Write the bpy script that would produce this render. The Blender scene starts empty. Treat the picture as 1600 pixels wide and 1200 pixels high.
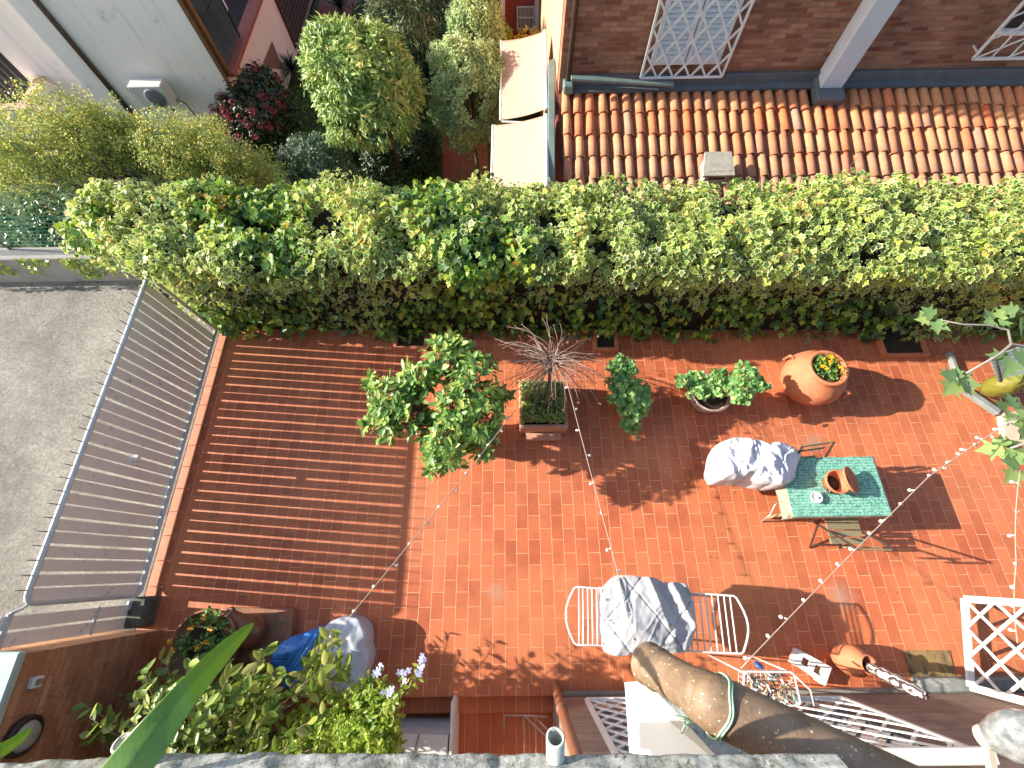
import bpy, math, random
import numpy as np
from mathutils import Vector, Matrix, noise as mn
from math import radians, sin, cos, pi, tan, atan2
random.seed(7); RG = np.random.default_rng(11)
S = bpy.context.scene; COL = S.collection
# ------------------------------------------------------------------ camera
F = 682.4; CP, CR, CY = radians(22.8), radians(-1.53), radians(.816); CH = 6.0
def cam_axes():
    cp, sp = cos(CP), sin(CP); right = np.array([1, 0, 0.]); up = np.array([0, cp, sp]); fwd = np.array([0, sp, -cp])
    r2 = cos(CR)*right + sin(CR)*up; u2 = -sin(CR)*right + cos(CR)*up
    m = np.array([[cos(CY), -sin(CY), 0], [sin(CY), cos(CY), 0], [0, 0, 1]])
    return np.array([m@r2, m@u2, m@fwd])
# the fit used world->cam = A @ Rz form; A rows are the camera axes in world space
AX = cam_axes()
cam_d = bpy.data.cameras.new('camera'); cam = bpy.data.objects.new('camera', cam_d); COL.objects.link(cam)
cam_d.sensor_width = 36; cam_d.lens = F/1600*36; cam_d.clip_start = .02; cam_d.clip_end = 300
m4 = Matrix.Identity(4)
for i in range(3):
    m4[i][0] = AX[0][i]; m4[i][1] = AX[1][i]; m4[i][2] = -AX[2][i]
m4[2][3] = CH; cam.matrix_world = m4; S.camera = cam
def ray(x, y): return AX.T @ np.array([(x-800)/F, -(y-600)/F, 1.])
def az(x, y, z=0.): r = ray(x, y); return Vector(np.array([0, 0, CH]) + r*(z-CH)/r[2])
def ay(x, y, Y): r = ray(x, y); return Vector(np.array([0, 0, CH]) + r*Y/r[1])
def ax(x, y, X): r = ray(x, y); return Vector(np.array([0, 0, CH]) + r*X/r[0])
# ------------------------------------------------------------------ light
SUN = Vector((1, -.085, -1/2.15)).normalized()            # direction the light travels
W = bpy.data.worlds.new('World'); S.world = W; W.use_nodes = True
wn = W.node_tree.nodes; wl = W.node_tree.links
sky = wn.new('ShaderNodeTexSky'); sky.sky_type = 'NISHITA'; sky.sun_disc = False
sky.sun_elevation = math.asin(-SUN.z); sky.sun_rotation = atan2(-SUN.x, -SUN.y)
sky.air_density = 1.0; sky.dust_density = 1.5
wl.new(sky.outputs[0], wn['Background'].inputs[0]); wn['Background'].inputs[1].default_value = .13
sd = bpy.data.lights.new('sun', 'SUN'); sd.energy = 4.7; sd.angle = radians(.53); sd.color = (1, .915, .79)
so = bpy.data.objects.new('sun', sd); COL.objects.link(so); so.rotation_euler = SUN.to_track_quat('-Z', 'Y').to_euler(); so.location = (-10, 0, 15)
S.view_settings.view_transform = 'Standard'; S.view_settings.look = 'None'; S.view_settings.gamma = 1
S.view_settings.exposure = 1.17
# ------------------------------------------------------------------ materials
MATS = {}
def nt(name):
    m = bpy.data.materials.new(name); m.use_nodes = True; t = m.node_tree
    return m, t, t.nodes, t.links, t.nodes['Principled BSDF']
def c4(c): return (c[0], c[1], c[2], 1)
def coords(t, sc=(1, 1, 1)):
    g = t.nodes.new('ShaderNodeNewGeometry'); mp = t.nodes.new('ShaderNodeMapping'); mp.inputs[3].default_value = sc
    t.links.new(g.outputs['Position'], mp.inputs[0]); return mp.outputs[0]
def noise(t, vec, scale, detail=5, rough=.6):
    n = t.nodes.new('ShaderNodeTexNoise'); n.inputs['Scale'].default_value = scale; n.inputs['Detail'].default_value = detail
    n.inputs['Roughness'].default_value = rough; t.links.new(vec, n.inputs['Vector']); return n.outputs['Fac']
def ramp(t, fac, stops):
    r = t.nodes.new('ShaderNodeValToRGB'); e = r.color_ramp.elements
    while len(e) < len(stops): e.new(.5)
    for k, (p, c) in enumerate(stops): e[k].position = p; e[k].color = c4(c)
    t.links.new(fac, r.inputs[0]); return r.outputs[0]
def mixc(t, fac, a, b, mode='MIX'):
    m = t.nodes.new('ShaderNodeMix'); m.data_type = 'RGBA'; m.blend_type = mode
    for v, i in ((fac, 0), (a, 6), (b, 7)):
        if isinstance(v, (int, float)): m.inputs[i].default_value = v
        elif isinstance(v, tuple): m.inputs[i].default_value = c4(v)
        else: t.links.new(v, m.inputs[i])
    return m.outputs[2]
def bump(t, h, d, strength=.5):
    b = t.nodes.new('ShaderNodeBump'); b.inputs['Strength'].default_value = strength; b.inputs['Distance'].default_value = d
    t.links.new(h, b.inputs['Height']); t.links.new(b.outputs[0], t.nodes['Principled BSDF'].inputs['Normal'])
def mat(name, a, b=None, scale=9, rough=.6, bd=.0, metal=0., dirt=None, dscale=3, dlo=.55, stretch=(1, 1, 1), spec=.5):
    if name in MATS: return MATS[name]
    m, t, n, l, p = nt(name)
    if b is None: b = tuple(x*.78 for x in a)
    v = coords(t, stretch); f = noise(t, v, scale)
    c = ramp(t, f, [(.3, a), (.7, b)])
    if dirt:
        f2 = noise(t, v, dscale, 8, .7); k = ramp(t, f2, [(dlo, (0, 0, 0)), (dlo+.12, (1, 1, 1))])
        c = mixc(t, k, c, dirt)
    l.new(c, p.inputs['Base Color']); p.inputs['Roughness'].default_value = rough; p.inputs['Metallic'].default_value = metal
    p.inputs['Specular IOR Level'].default_value = spec
    if bd: bump(t, noise(t, v, scale*4, 6), bd)
    MATS[name] = m; return m
def leafmat(name, stops, edge=None, rough=.45, trans=.3, spots=None, tcol=1.5):
    """stops: colours by the per-leaf random value; edge: cream leaf margin where kind > .5"""
    m, t, n, l, p = nt(name)
    a = n.new('ShaderNodeAttribute'); a.attribute_name = 'rnd'
    c = ramp(t, a.outputs['Fac'], stops)
    if edge:
        u = n.new('ShaderNodeUVMap'); u.uv_map = 'UVMap'; sx = n.new('ShaderNodeSeparateXYZ'); l.new(u.outputs[0], sx.inputs[0])
        nz = noise(t, coords(t), 60, 2); ad = n.new('ShaderNodeMath'); ad.operation = 'MULTIPLY_ADD'
        l.new(nz, ad.inputs[0]); ad.inputs[1].default_value = .3; l.new(sx.outputs[0], ad.inputs[2])
        k = n.new('ShaderNodeMapRange'); k.inputs[1].default_value = .90; k.inputs[2].default_value = 1.02; l.new(ad.outputs[0], k.inputs[0])
        kd = n.new('ShaderNodeAttribute'); kd.attribute_name = 'kind'
        mu = n.new('ShaderNodeMath'); mu.operation = 'MULTIPLY'; l.new(k.outputs[0], mu.inputs[0]); l.new(kd.outputs['Fac'], mu.inputs[1])
        c = mixc(t, mu.outputs[0], c, edge)
    l.new(c, p.inputs['Base Color']); p.inputs['Roughness'].default_value = rough
    tr = n.new('ShaderNodeBsdfTranslucent'); hs = n.new('ShaderNodeHueSaturation'); hs.inputs['Value'].default_value = tcol; hs.inputs['Hue'].default_value = .485
    l.new(c, hs.inputs['Color']); l.new(hs.outputs[0], tr.inputs[0])
    mx = n.new('ShaderNodeMixShader'); mx.inputs[0].default_value = trans; l.new(p.outputs[0], mx.inputs[1]); l.new(tr.outputs[0], mx.inputs[2])
    l.new(mx.outputs[0], n['Material Output'].inputs[0]); return m
def brickmat(name, c1, c2, mortar, bw, rh, ms=.008, plane='xz', rough=.85, off=(0, 0), offset=.5, var=.5, bd=.006, dark=None, msm=.1):
    m, t, n, l, p = nt(name); g = n.new('ShaderNodeNewGeometry'); s = n.new('ShaderNodeSeparateXYZ'); l.new(g.outputs['Position'], s.inputs[0])
    cb = n.new('ShaderNodeCombineXYZ')
    iu, iv = {'xz': (0, 2), 'yz': (1, 2), 'yx': (1, 0), 'zy': (2, 1)}[plane]
    for k, (i, o) in enumerate(((iu, off[0]), (iv, off[1]))):
        ad = n.new('ShaderNodeMath'); ad.operation = 'ADD'; ad.inputs[1].default_value = o+100.; l.new(s.outputs[i], ad.inputs[0]); l.new(ad.outputs[0], cb.inputs[k])
    b = n.new('ShaderNodeTexBrick'); b.offset = offset; b.squash = 1
    for k, v in (('Scale', 1), ('Mortar Size', ms), ('Mortar Smooth', msm), ('Bias', 0), ('Brick Width', bw), ('Row Height', rh)): b.inputs[k].default_value = v
    b.inputs['Color1'].default_value = (0, 0, 0, 1); b.inputs['Color2'].default_value = (1, 1, 1, 1); b.inputs['Mortar'].default_value = (.5, .5, .5, 1)
    l.new(cb.outputs[0], b.inputs['Vector'])
    c = mixc(t, b.outputs['Color'], c1, c2)
    P = g.outputs['Position']
    nz = noise(t, P, 2.2, 8, .7); c = mixc(t, var, c, ramp(t, nz, [(.3, (.45, .45, .5)), (.65, (1.15, 1.1, 1.05))]), 'MULTIPLY')
    n2 = noise(t, P, 38, 4, .7); c = mixc(t, .35, c, ramp(t, n2, [(.3, (.7, .7, .7)), (.7, (1.25, 1.25, 1.25))]), 'MULTIPLY')
    if dark: c = mixc(t, ramp(t, noise(t, P, 3.5, 8, .75), [(.58, (0, 0, 0)), (.72, (1, 1, 1))]), c, dark)
    mo = mixc(t, .6, mortar, ramp(t, noise(t, P, 5, 4), [(.35, (.55, .5, .5)), (.65, (1.1, 1.1, 1.1))]), 'MULTIPLY')
    c = mixc(t, b.outputs['Fac'], c, mo)
    l.new(c, p.inputs['Base Color']); p.inputs['Roughness'].default_value = rough
    inv = n.new('ShaderNodeMath'); inv.operation = 'MULTIPLY_ADD'; l.new(b.outputs['Fac'], inv.inputs[0]); inv.inputs[1].default_value = -1
    l.new(n2, inv.inputs[2]); bump(t, inv.outputs[0], bd, .6)
    return m
# ------------------------------------------------------------------ mesh tools
ORG = {}
class MB:
    def __init__(s): s.v = []; s.f = []; s.r = []; s.sm = []
    def add(s, vs, fs, r=None, smooth=False):
        b = len(s.v); s.v += [tuple(v) for v in vs]; s.f += [tuple(i+b for i in f) for f in fs]
        r = random.random() if r is None else r; s.r += [r]*len(vs); s.sm += [smooth]*len(fs); return s
    def box(s, c, d, R=None, bev=0, r=None):
        """box centre c, size d, optional rotation matrix / z angle, chamfered edges"""
        c = Vector(c); h = Vector(d)/2
        if isinstance(R, (int, float)): R = Matrix.Rotation(R, 3, 'Z')
        if bev <= 0:
            vs = [Vector((x*h.x, y*h.y, z*h.z)) for x in (-1, 1) for y in (-1, 1) for z in (-1, 1)]
            fs = [(0, 1, 3, 2), (4, 6, 7, 5), (0, 4, 5, 1), (2, 3, 7, 6), (0, 2, 6, 4), (1, 5, 7, 3)]
        else:
            bev = min(bev, min(h)*.9); vs = []; fs = []; idx = {}
            for sx in (-1, 1):
                for sy in (-1, 1):
                    for sz in (-1, 1):
                        for a in range(3):
                            q = [sx*(h.x-bev), sy*(h.y-bev), sz*(h.z-bev)]; q[a] += (sx, sy, sz)[a]*bev
                            idx[(sx, sy, sz, a)] = len(vs); vs.append(Vector(q))
            for a in range(3):
                b, c_ = [k for k in range(3) if k != a]
                for sg in (-1, 1):
                    loop = []
                    for u, w in ((-1, -1), (1, -1), (1, 1), (-1, 1)):
                        k = [0, 0, 0]; k[a] = sg; k[b] = u; k[c_] = w; loop.append(idx[(*k, a)])
                    flip = (sg == 1) ^ (a == 1); fs.append(tuple(loop if flip else loop[::-1]))
                for u in (-1, 1):
                    for w in (-1, 1):
                        def K(sgn, ax_):
                            k = [0, 0, 0]; k[a] = sgn; k[b] = u; k[c_] = w; return idx[(*k, ax_)]
                        q = (K(-1, b), K(1, b), K(1, c_), K(-1, c_)); flip = (u*w == 1) ^ (a == 1); fs.append(q if not flip else q[::-1])
            for sx in (-1, 1):
                for sy in (-1, 1):
                    for sz in (-1, 1):
                        q = tuple(idx[(sx, sy, sz, a)] for a in range(3)); fs.append(q if sx*sy*sz > 0 else q[::-1])
        if R is not None: vs = [R @ v for v in vs]
        return s.add([v+c for v in vs], fs, r)
    def bar(s, a, b, w, h=None, up=(0, 0, 1), bev=0, r=None):
        a = Vector(a); b = Vector(b); h = w if h is None else h; x = (b-a); L = x.length; x.normalize(); u = Vector(up)
        if abs(x.dot(u)) > .98: u = Vector((0, 1, 0))
        y = u.cross(x).normalized(); z = x.cross(y); R = Matrix((x, y, z)).transposed(); return s.box((a+b)/2, (L, w, h), R, bev, r)
    def tube(s, pts, rad, n=8, cap=True, r=None, closed=False):
        pts = [Vector(p) for p in pts]; k = len(pts); rad = rad if hasattr(rad, '__len__') else [rad]*k; vs = []; fs = []
        ref = None
        for i, p in enumerate(pts):
            d = (pts[(i+1) % k]-pts[i-1]) if closed else (pts[min(i+1, k-1)]-pts[max(i-1, 0)])
            d = d.normalized() if d.length > 1e-9 else Vector((0, 0, 1))
            if ref is None: ref = d.orthogonal().normalized()
            ref = (ref-d*ref.dot(d)); ref = ref.normalized() if ref.length > 1e-6 else d.orthogonal().normalized()
            w = d.cross(ref)
            for j in range(n): t = 2*pi*j/n; vs.append(p+(ref*cos(t)+w*sin(t))*rad[i])
        for i in range(k if closed else k-1):
            for j in range(n):
                a, b = i*n+j, i*n+(j+1) % n; c, d = ((i+1) % k)*n+(j+1) % n, ((i+1) % k)*n+j; fs.append((a, b, c, d))
        if cap and not closed: fs.append(tuple(range(n-1, -1, -1))); fs.append(tuple(range((k-1)*n, k*n)))
        return s.add(vs, fs, r, True)
    def lathe(s, prof, c=(0, 0, 0), n=32, axis=None, wob=0, r=None):
        """profile of (radius, height) turned round an axis through c"""
        c = Vector(c); R = Matrix.Identity(3)
        if axis is not None: R = Vector((0, 0, 1)).rotation_difference(Vector(axis)).to_matrix()
        vs = []; fs = []
        for (q, z) in prof:
            for j in range(n):
                t = 2*pi*j/n; k = q*(1+wob*sin(3*t+z*9)); vs.append(c+R @ Vector((k*cos(t), k*sin(t), z)))
        for i in range(len(prof)-1):
            for j in range(n): fs.append((i*n+j, i*n+(j+1) % n, (i+1)*n+(j+1) % n, (i+1)*n+j))
        return s.add(vs, fs, r, True)
    def prism(s, poly, z0, z1, r=None):
        n = len(poly); vs = [(p[0], p[1], z0) for p in poly]+[(p[0], p[1], z1) for p in poly]
        return s.add(vs, [tuple(range(n))[::-1], tuple(range(n, 2*n))]+[(i, (i+1) % n, n+(i+1) % n, n+i) for i in range(n)], r)
    def quad(s, a, b, c, d, r=None): return s.add([a, b, c, d], [(0, 1, 2, 3)], r)
    def slab(s, a, b, c, d, th, r=None):
        a, b, c, d = map(Vector, (a, b, c, d)); n = (b-a).cross(d-a).normalized()*th
        return s.add([a, b, c, d, a-n, b-n, c-n, d-n], [(0, 1, 2, 3), (7, 6, 5, 4), (0, 4, 5, 1), (1, 5, 6, 2), (2, 6, 7, 3), (3, 7, 4, 0)], r)
    def grid(s, fn, nu, nv, r=None):
        vs = [fn(i/nu, j/nv) for i in range(nu+1) for j in range(nv+1)]
        fs = [(i*(nv+1)+j, (i+1)*(nv+1)+j, (i+1)*(nv+1)+j+1, i*(nv+1)+j+1) for i in range(nu) for j in range(nv)]
        return s.add(vs, fs, r, True)
    def build(s, name, material, parent=None, origin=None, solid=0):
        me = bpy.data.meshes.new(name); V = np.array(s.v, dtype=float)
        if parent is not None: o0 = Vector(ORG[parent.name])
        elif origin is not None: o0 = Vector(origin)
        else: o0 = Vector(((V[:, 0].min()+V[:, 0].max())/2, (V[:, 1].min()+V[:, 1].max())/2, V[:, 2].min()))
        me.from_pydata([Vector(v)-o0 for v in s.v], [], s.f); me.materials.append(material)
        me.polygons.foreach_set('use_smooth', s.sm)
        a = me.attributes.new('rnd', 'FLOAT', 'POINT'); a.data.foreach_set('value', s.r); me.update()
        o = bpy.data.objects.new(name, me); COL.objects.link(o)
        if parent is not None: o.parent = parent
        else: o.location = o0
        ORG[o.name] = o0
        if solid: md = o.modifiers.new('solid', 'SOLIDIFY'); md.thickness = solid; md.offset = -1
        return o
def tag(o, label=None, cat=None, group=None, kind=None):
    for k, v in (('label', label), ('category', cat), ('group', group), ('kind', kind)):
        if v: o[k] = v
    return o
def thing(name, label, cat, loc, group=None):
    o = bpy.data.objects.new(name, None); o.empty_display_size = .1; COL.objects.link(o); o.location = loc; ORG[o.name] = Vector(loc)
    return tag(o, label, cat, group)
# leaf templates: (verts[(x,y,z)], edge value per vert, triangles); y runs along the leaf
def fan(border, ctr=(0, .42, 0), fold=.12):
    vs = [ctr]+[(x, y, fold*abs(x)) for x, y in border]; n = len(border)
    return np.array(vs, float), np.array([0.]+[1.]*n), np.array([(0, i+1, (i+1) % n+1) for i in range(n)])
IVY = fan([(0, 0), (.32, -.06), (.3, .2), (.52, .34), (.26, .55), (0, 1), (-.26, .55), (-.52, .34), (-.3, .2), (-.32, -.06)])
OVAL = fan([(0, 0), (.17, .2), (.24, .5), (.15, .8), (0, 1), (-.15, .8), (-.24, .5), (-.17, .2)], (0, .5, -.04), .25)
SLIM = fan([(0, 0), (.08, .3), (.07, .65), (0, 1), (-.07, .65), (-.08, .3)], (0, .5, -.02), .3)
ROUND = fan([(0, .05), (.35, 0), (.52, .35), (.4, .75), (.12, .9), (-.12, .9), (-.4, .75), (-.52, .35), (-.35, 0)], (0, .45, -.1), .15)
LANCE = fan([(0, 0), (.12, .25), (.15, .5), (.09, .8), (0, 1), (-.09, .8), (-.15, .5), (-.12, .25)], (0, .5, -.03), .3)
SMALL = fan([(0, 0), (.3, .4), (0, 1), (-.3, .4)], (0, .45, 0), .2)
PETAL = fan([(0, 0), (.3, .5), (.2, 1), (-.2, 1), (-.3, .5)], (0, .5, .1), 0)
FIG = fan([(0, 0), (.3, -.05), (.55, .18), (.3, .32), (.62, .62), (.27, .56), (.12, .78), (0, 1.02), (-.12, .78), (-.27, .56), (-.62, .62), (-.3, .32), (-.55, .18), (-.3, -.05)], (0, .35, -.03), .15)
def nrm(a): return a/np.maximum(np.linalg.norm(a, axis=1, keepdims=True), 1e-9)
def leaves(name, material, P, N, size, tmpl, parent=None, tilt=.5, D=None, droop=.3, kind=None, rnd=None, sv=.35, origin=None):
    P = np.asarray(P, float); n = len(P); N = nrm(nrm(np.asarray(N, float))+tilt*RG.normal(size=(n, 3))*.7)
    D = RG.normal(size=(n, 3)) if D is None else np.asarray(D, float)+RG.normal(size=(n, 3))*.45
    D = D+np.array([0, 0, -droop]); D = D-N*np.sum(D*N, axis=1, keepdims=True); D = nrm(D); B = np.cross(D, N)
    tv, te, tf = tmpl; s = np.asarray(size)*(1+sv*RG.uniform(-1, 1, size=n)); s = s[:, None, None]
    V = P[:, None, :]+s*(tv[None, :, 0, None]*B[:, None]+tv[None, :, 1, None]*D[:, None]+tv[None, :, 2, None]*N[:, None])
    k = len(tv); o0 = np.array(ORG[parent.name]) if parent is not None else (np.array(origin) if origin is not None else np.array([P[:, 0].mean(), P[:, 1].mean(), P[:, 2].min()]))
    V = V.reshape(-1, 3)-o0; T = (tf[None]+(np.arange(n)*k)[:, None, None]).reshape(-1, 3)
    me = bpy.data.meshes.new(name); me.vertices.add(len(V)); me.vertices.foreach_set('co', V.ravel())
    me.loops.add(T.size); me.loops.foreach_set('vertex_index', T.ravel().astype(np.int32))
    me.polygons.add(len(T)); me.polygons.foreach_set('loop_start', np.arange(0, T.size, 3, dtype=np.int32)); me.polygons.foreach_set('loop_total', np.full(len(T), 3, dtype=np.int32))
    me.update(calc_edges=True)
    uv = me.uv_layers.new(name='UVMap'); E = np.tile(te, n)[T.ravel()]; uv.data.foreach_set('uv', np.stack([E, np.zeros_like(E)], 1).ravel().astype(np.float32))
    r = RG.uniform(size=n) if rnd is None else rnd
    me.attributes.new('rnd', 'FLOAT', 'POINT').data.foreach_set('value', np.repeat(r, k).astype(np.float32))
    kd = np.ones(n) if kind is None else kind
    me.attributes.new('kind', 'FLOAT', 'POINT').data.foreach_set('value', np.repeat(kd, k).astype(np.float32))
    me.materials.append(material); me.validate(); o = bpy.data.objects.new(name, me); COL.objects.link(o)
    if parent is not None: o.parent = parent
    else: o.location = o0
    ORG[o.name] = Vector(o0); return o
def fnoise(P, sc, off=0): return np.array([mn.noise(Vector((p[0]*sc+off, p[1]*sc, p[2]*sc))) for p in P])
def clusters(c, rad, n, m, cr, shell=.75, low=-1., flat=1.):
    """n clumps in an ellipsoid, m leaves each; returns points, outward normals"""
    u = nrm(RG.normal(size=(n*3, 3))); u = u[u[:, 2] > low][:n]; n = len(u)
    q = RG.uniform(shell, 1, size=(n, 1)); rad = np.asarray(rad, float); C = np.asarray(c)+u*q*rad
    v = nrm(RG.normal(size=(n, m, 3)).reshape(-1, 3)).reshape(n, m, 3)*RG.uniform(.2, 1, size=(n, m, 1))
    P = C[:, None]+v*cr*np.array([1, 1, flat]); Nn = v+.6*u[:, None]+np.array([0, 0, .5])
    return P.reshape(-1, 3), Nn.reshape(-1, 3), C
def stems(mb, base, C, r0=.02, n=40):
    idx = RG.choice(len(C), min(n, len(C)), replace=False); base = Vector(base)
    for i in idx:
        e = Vector(C[i]); mid = base.lerp(e, .5)+Vector(RG.normal(size=3)*.06*(e-base).length); mid.z = base.z*.4+e.z*.6
        mb.tube([base, mid, e], [r0, r0*.5, r0*.15], 5)
    return mb
# ------------------------------------------------------------------ palette
def palette():
    G = globals()
    jx = az(673.75, 902).x; jy = az(700, 861.25).y
    G['M_TILE'] = brickmat('terracotta_tile', (.46, .11, .042), (.62, .17, .068), (.80, .41, .23), .302, .152, .0038, 'yx', .62, (-jy+.302*20, -jx+.152*30), .45, .45, .003, None, .3)
    t = G['M_TILE'].node_tree; pb = t.nodes['Principled BSDF']; src = pb.inputs['Base Color'].links[0].from_socket; g = t.nodes.new('ShaderNodeNewGeometry')
    for q, r in ((az(1315, 933), .42), (az(1232, 716), .40), (az(1268, 690), .34), (az(775, 925), .30), (az(1330, 760), .5)):
        vd = t.nodes.new('ShaderNodeVectorMath'); vd.operation = 'DISTANCE'; vd.inputs[1].default_value = (q.x, q.y, 0); t.links.new(g.outputs['Position'], vd.inputs[0])
        dv = t.nodes.new('ShaderNodeMath'); dv.operation = 'MULTIPLY_ADD'; dv.inputs[1].default_value = -1/r; t.links.new(vd.outputs['Value'], dv.inputs[0]); t.links.new(noise(t, g.outputs['Position'], 6, 6, .7), dv.inputs[2])
        k = ramp(t, dv.outputs[0], [(-.0, (0, 0, 0)), (.5, (.7, .7, .7))]); src = mixc(t, k, src, (.34, .27, .22))
    k = ramp(t, noise(t, g.outputs['Position'], .55, 5, .6), [(.42, (0, 0, 0)), (.66, (.55, .55, .55))]); src = mixc(t, k, src, (.56, .22, .095))
    k = ramp(t, noise(t, g.outputs['Position'], 1.7, 7, .7), [(.56, (0, 0, 0)), (.78, (.5, .5, .5))]); src = mixc(t, k, src, (.30, .11, .06)); t.links.new(src, pb.inputs['Base Color'])
    G['M_STEP'] = brickmat('step_tile', (.52, .14, .055), (.60, .18, .075), (.70, .38, .22), .40, .152, .004, 'xz' if 0 else 'yx', .6, (0, .05), 0, .4, .003)
    G['M_KERB'] = mat('kerb_tile', (.58, .24, .13), (.50, .17, .09), 12, .7, .002)
    G['M_TERRA'] = mat('terracotta', (.60, .22, .10), (.48, .15, .07), 7, .75, .002, dirt=(.55, .36, .26), dscale=5, dlo=.6)
    G['M_TERRA_OLD'] = mat('old_terracotta', (.42, .17, .09), (.30, .12, .07), 9, .8, .003, dirt=(.16, .12, .09), dscale=4, dlo=.5)
    G['M_PINKPOT'] = mat('pale_pot', (.58, .42, .36), (.45, .32, .27), 9, .8, .003, dirt=(.3, .24, .2), dscale=8, dlo=.55)
    G['M_SOIL'] = mat('soil', (.035, .022, .014), (.06, .04, .025), 30, .95, .02)
    G['M_WHITE'] = mat('white_paint', (.78, .78, .76), (.66, .67, .66), 5, .45, .0, dirt=(.42, .42, .38), dscale=9, dlo=.66)
    G['M_FENCE'] = mat('fence_paint', (.92, .89, .80), (.85, .82, .73), 6, .5, .0008, dirt=(.32, .31, .27), dscale=10, dlo=.6)
    G['M_FRAIL'] = mat('fence_rail_paint', (.66, .70, .70), (.50, .56, .56), 8, .35, .0)
    G['M_WALLW'] = mat('white_plaster', (.93, .84, .78), (.89, .80, .75), 1.2, .9, .003, dirt=(.5, .48, .46), dscale=1.5, dlo=.62)
    t = G['M_WALLW'].node_tree; pb = t.nodes['Principled BSDF']; src = pb.inputs['Base Color'].links[0].from_socket
    k = ramp(t, noise(t, coords(t, (5, 5, .35)), 1.6, 6, .7), [(.52, (0, 0, 0)), (.74, (.5, .5, .5))]); t.links.new(mixc(t, k, src, (.55, .50, .46)), pb.inputs['Base Color'])
    G['M_CONC'] = mat('concrete', (.34, .33, .30), (.24, .235, .21), 4, .9, .006, dirt=(.10, .11, .08), dscale=5, dlo=.55)
    G['M_MOSS'] = mat('mossy_stone', (.14, .15, .13), (.09, .10, .085), 8, .95, .01, dirt=(.05, .06, .035), dscale=6, dlo=.5)
    G['M_PEACH'] = mat('peach_plaster', (.66, .36, .22), (.60, .31, .18), 2, .9, .002)
    G['M_DKRED'] = mat('dark_red_plaster', (.32, .07, .045), (.25, .055, .035), 2, .9, .002)
    G['M_DARK'] = mat('dark_interior', (.012, .012, .012), (.02, .02, .02), 3, .6)
    G['M_GLASS'] = mat('window_glass', (.04, .055, .07), (.09, .12, .15), 1.5, .12)
    G['M_GREENM'] = mat('green_flashing', (.10, .15, .14), (.16, .22, .20), 5, .45, .001, dirt=(.4, .42, .38), dscale=14, dlo=.62)
    G['M_BROWNM'] = mat('brown_metal', (.075, .045, .032), (.05, .032, .025), 6, .45)
    G['M_LEAD'] = mat('lead_flashing', (.13, .14, .155), (.09, .10, .11), 6, .6, .002, dirt=(.4, .4, .4), dscale=12, dlo=.64)
    G['M_BARK'] = mat('bark', (.15, .115, .085), (.09, .065, .045), 14, .9, .01, stretch=(1, 1, .3))
    G['M_TWIG'] = mat('twig', (.23, .15, .12), (.14, .085, .065), 20, .8)
    G['M_IRON'] = mat('dark_iron', (.05, .03, .025), (.03, .022, .02), 12, .5)
    G['M_OLIVE'] = mat('olive_wood', (.27, .23, .13), (.20, .17, .095), 14, .6, .001, stretch=(.2, 1, 1))
palette()

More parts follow.
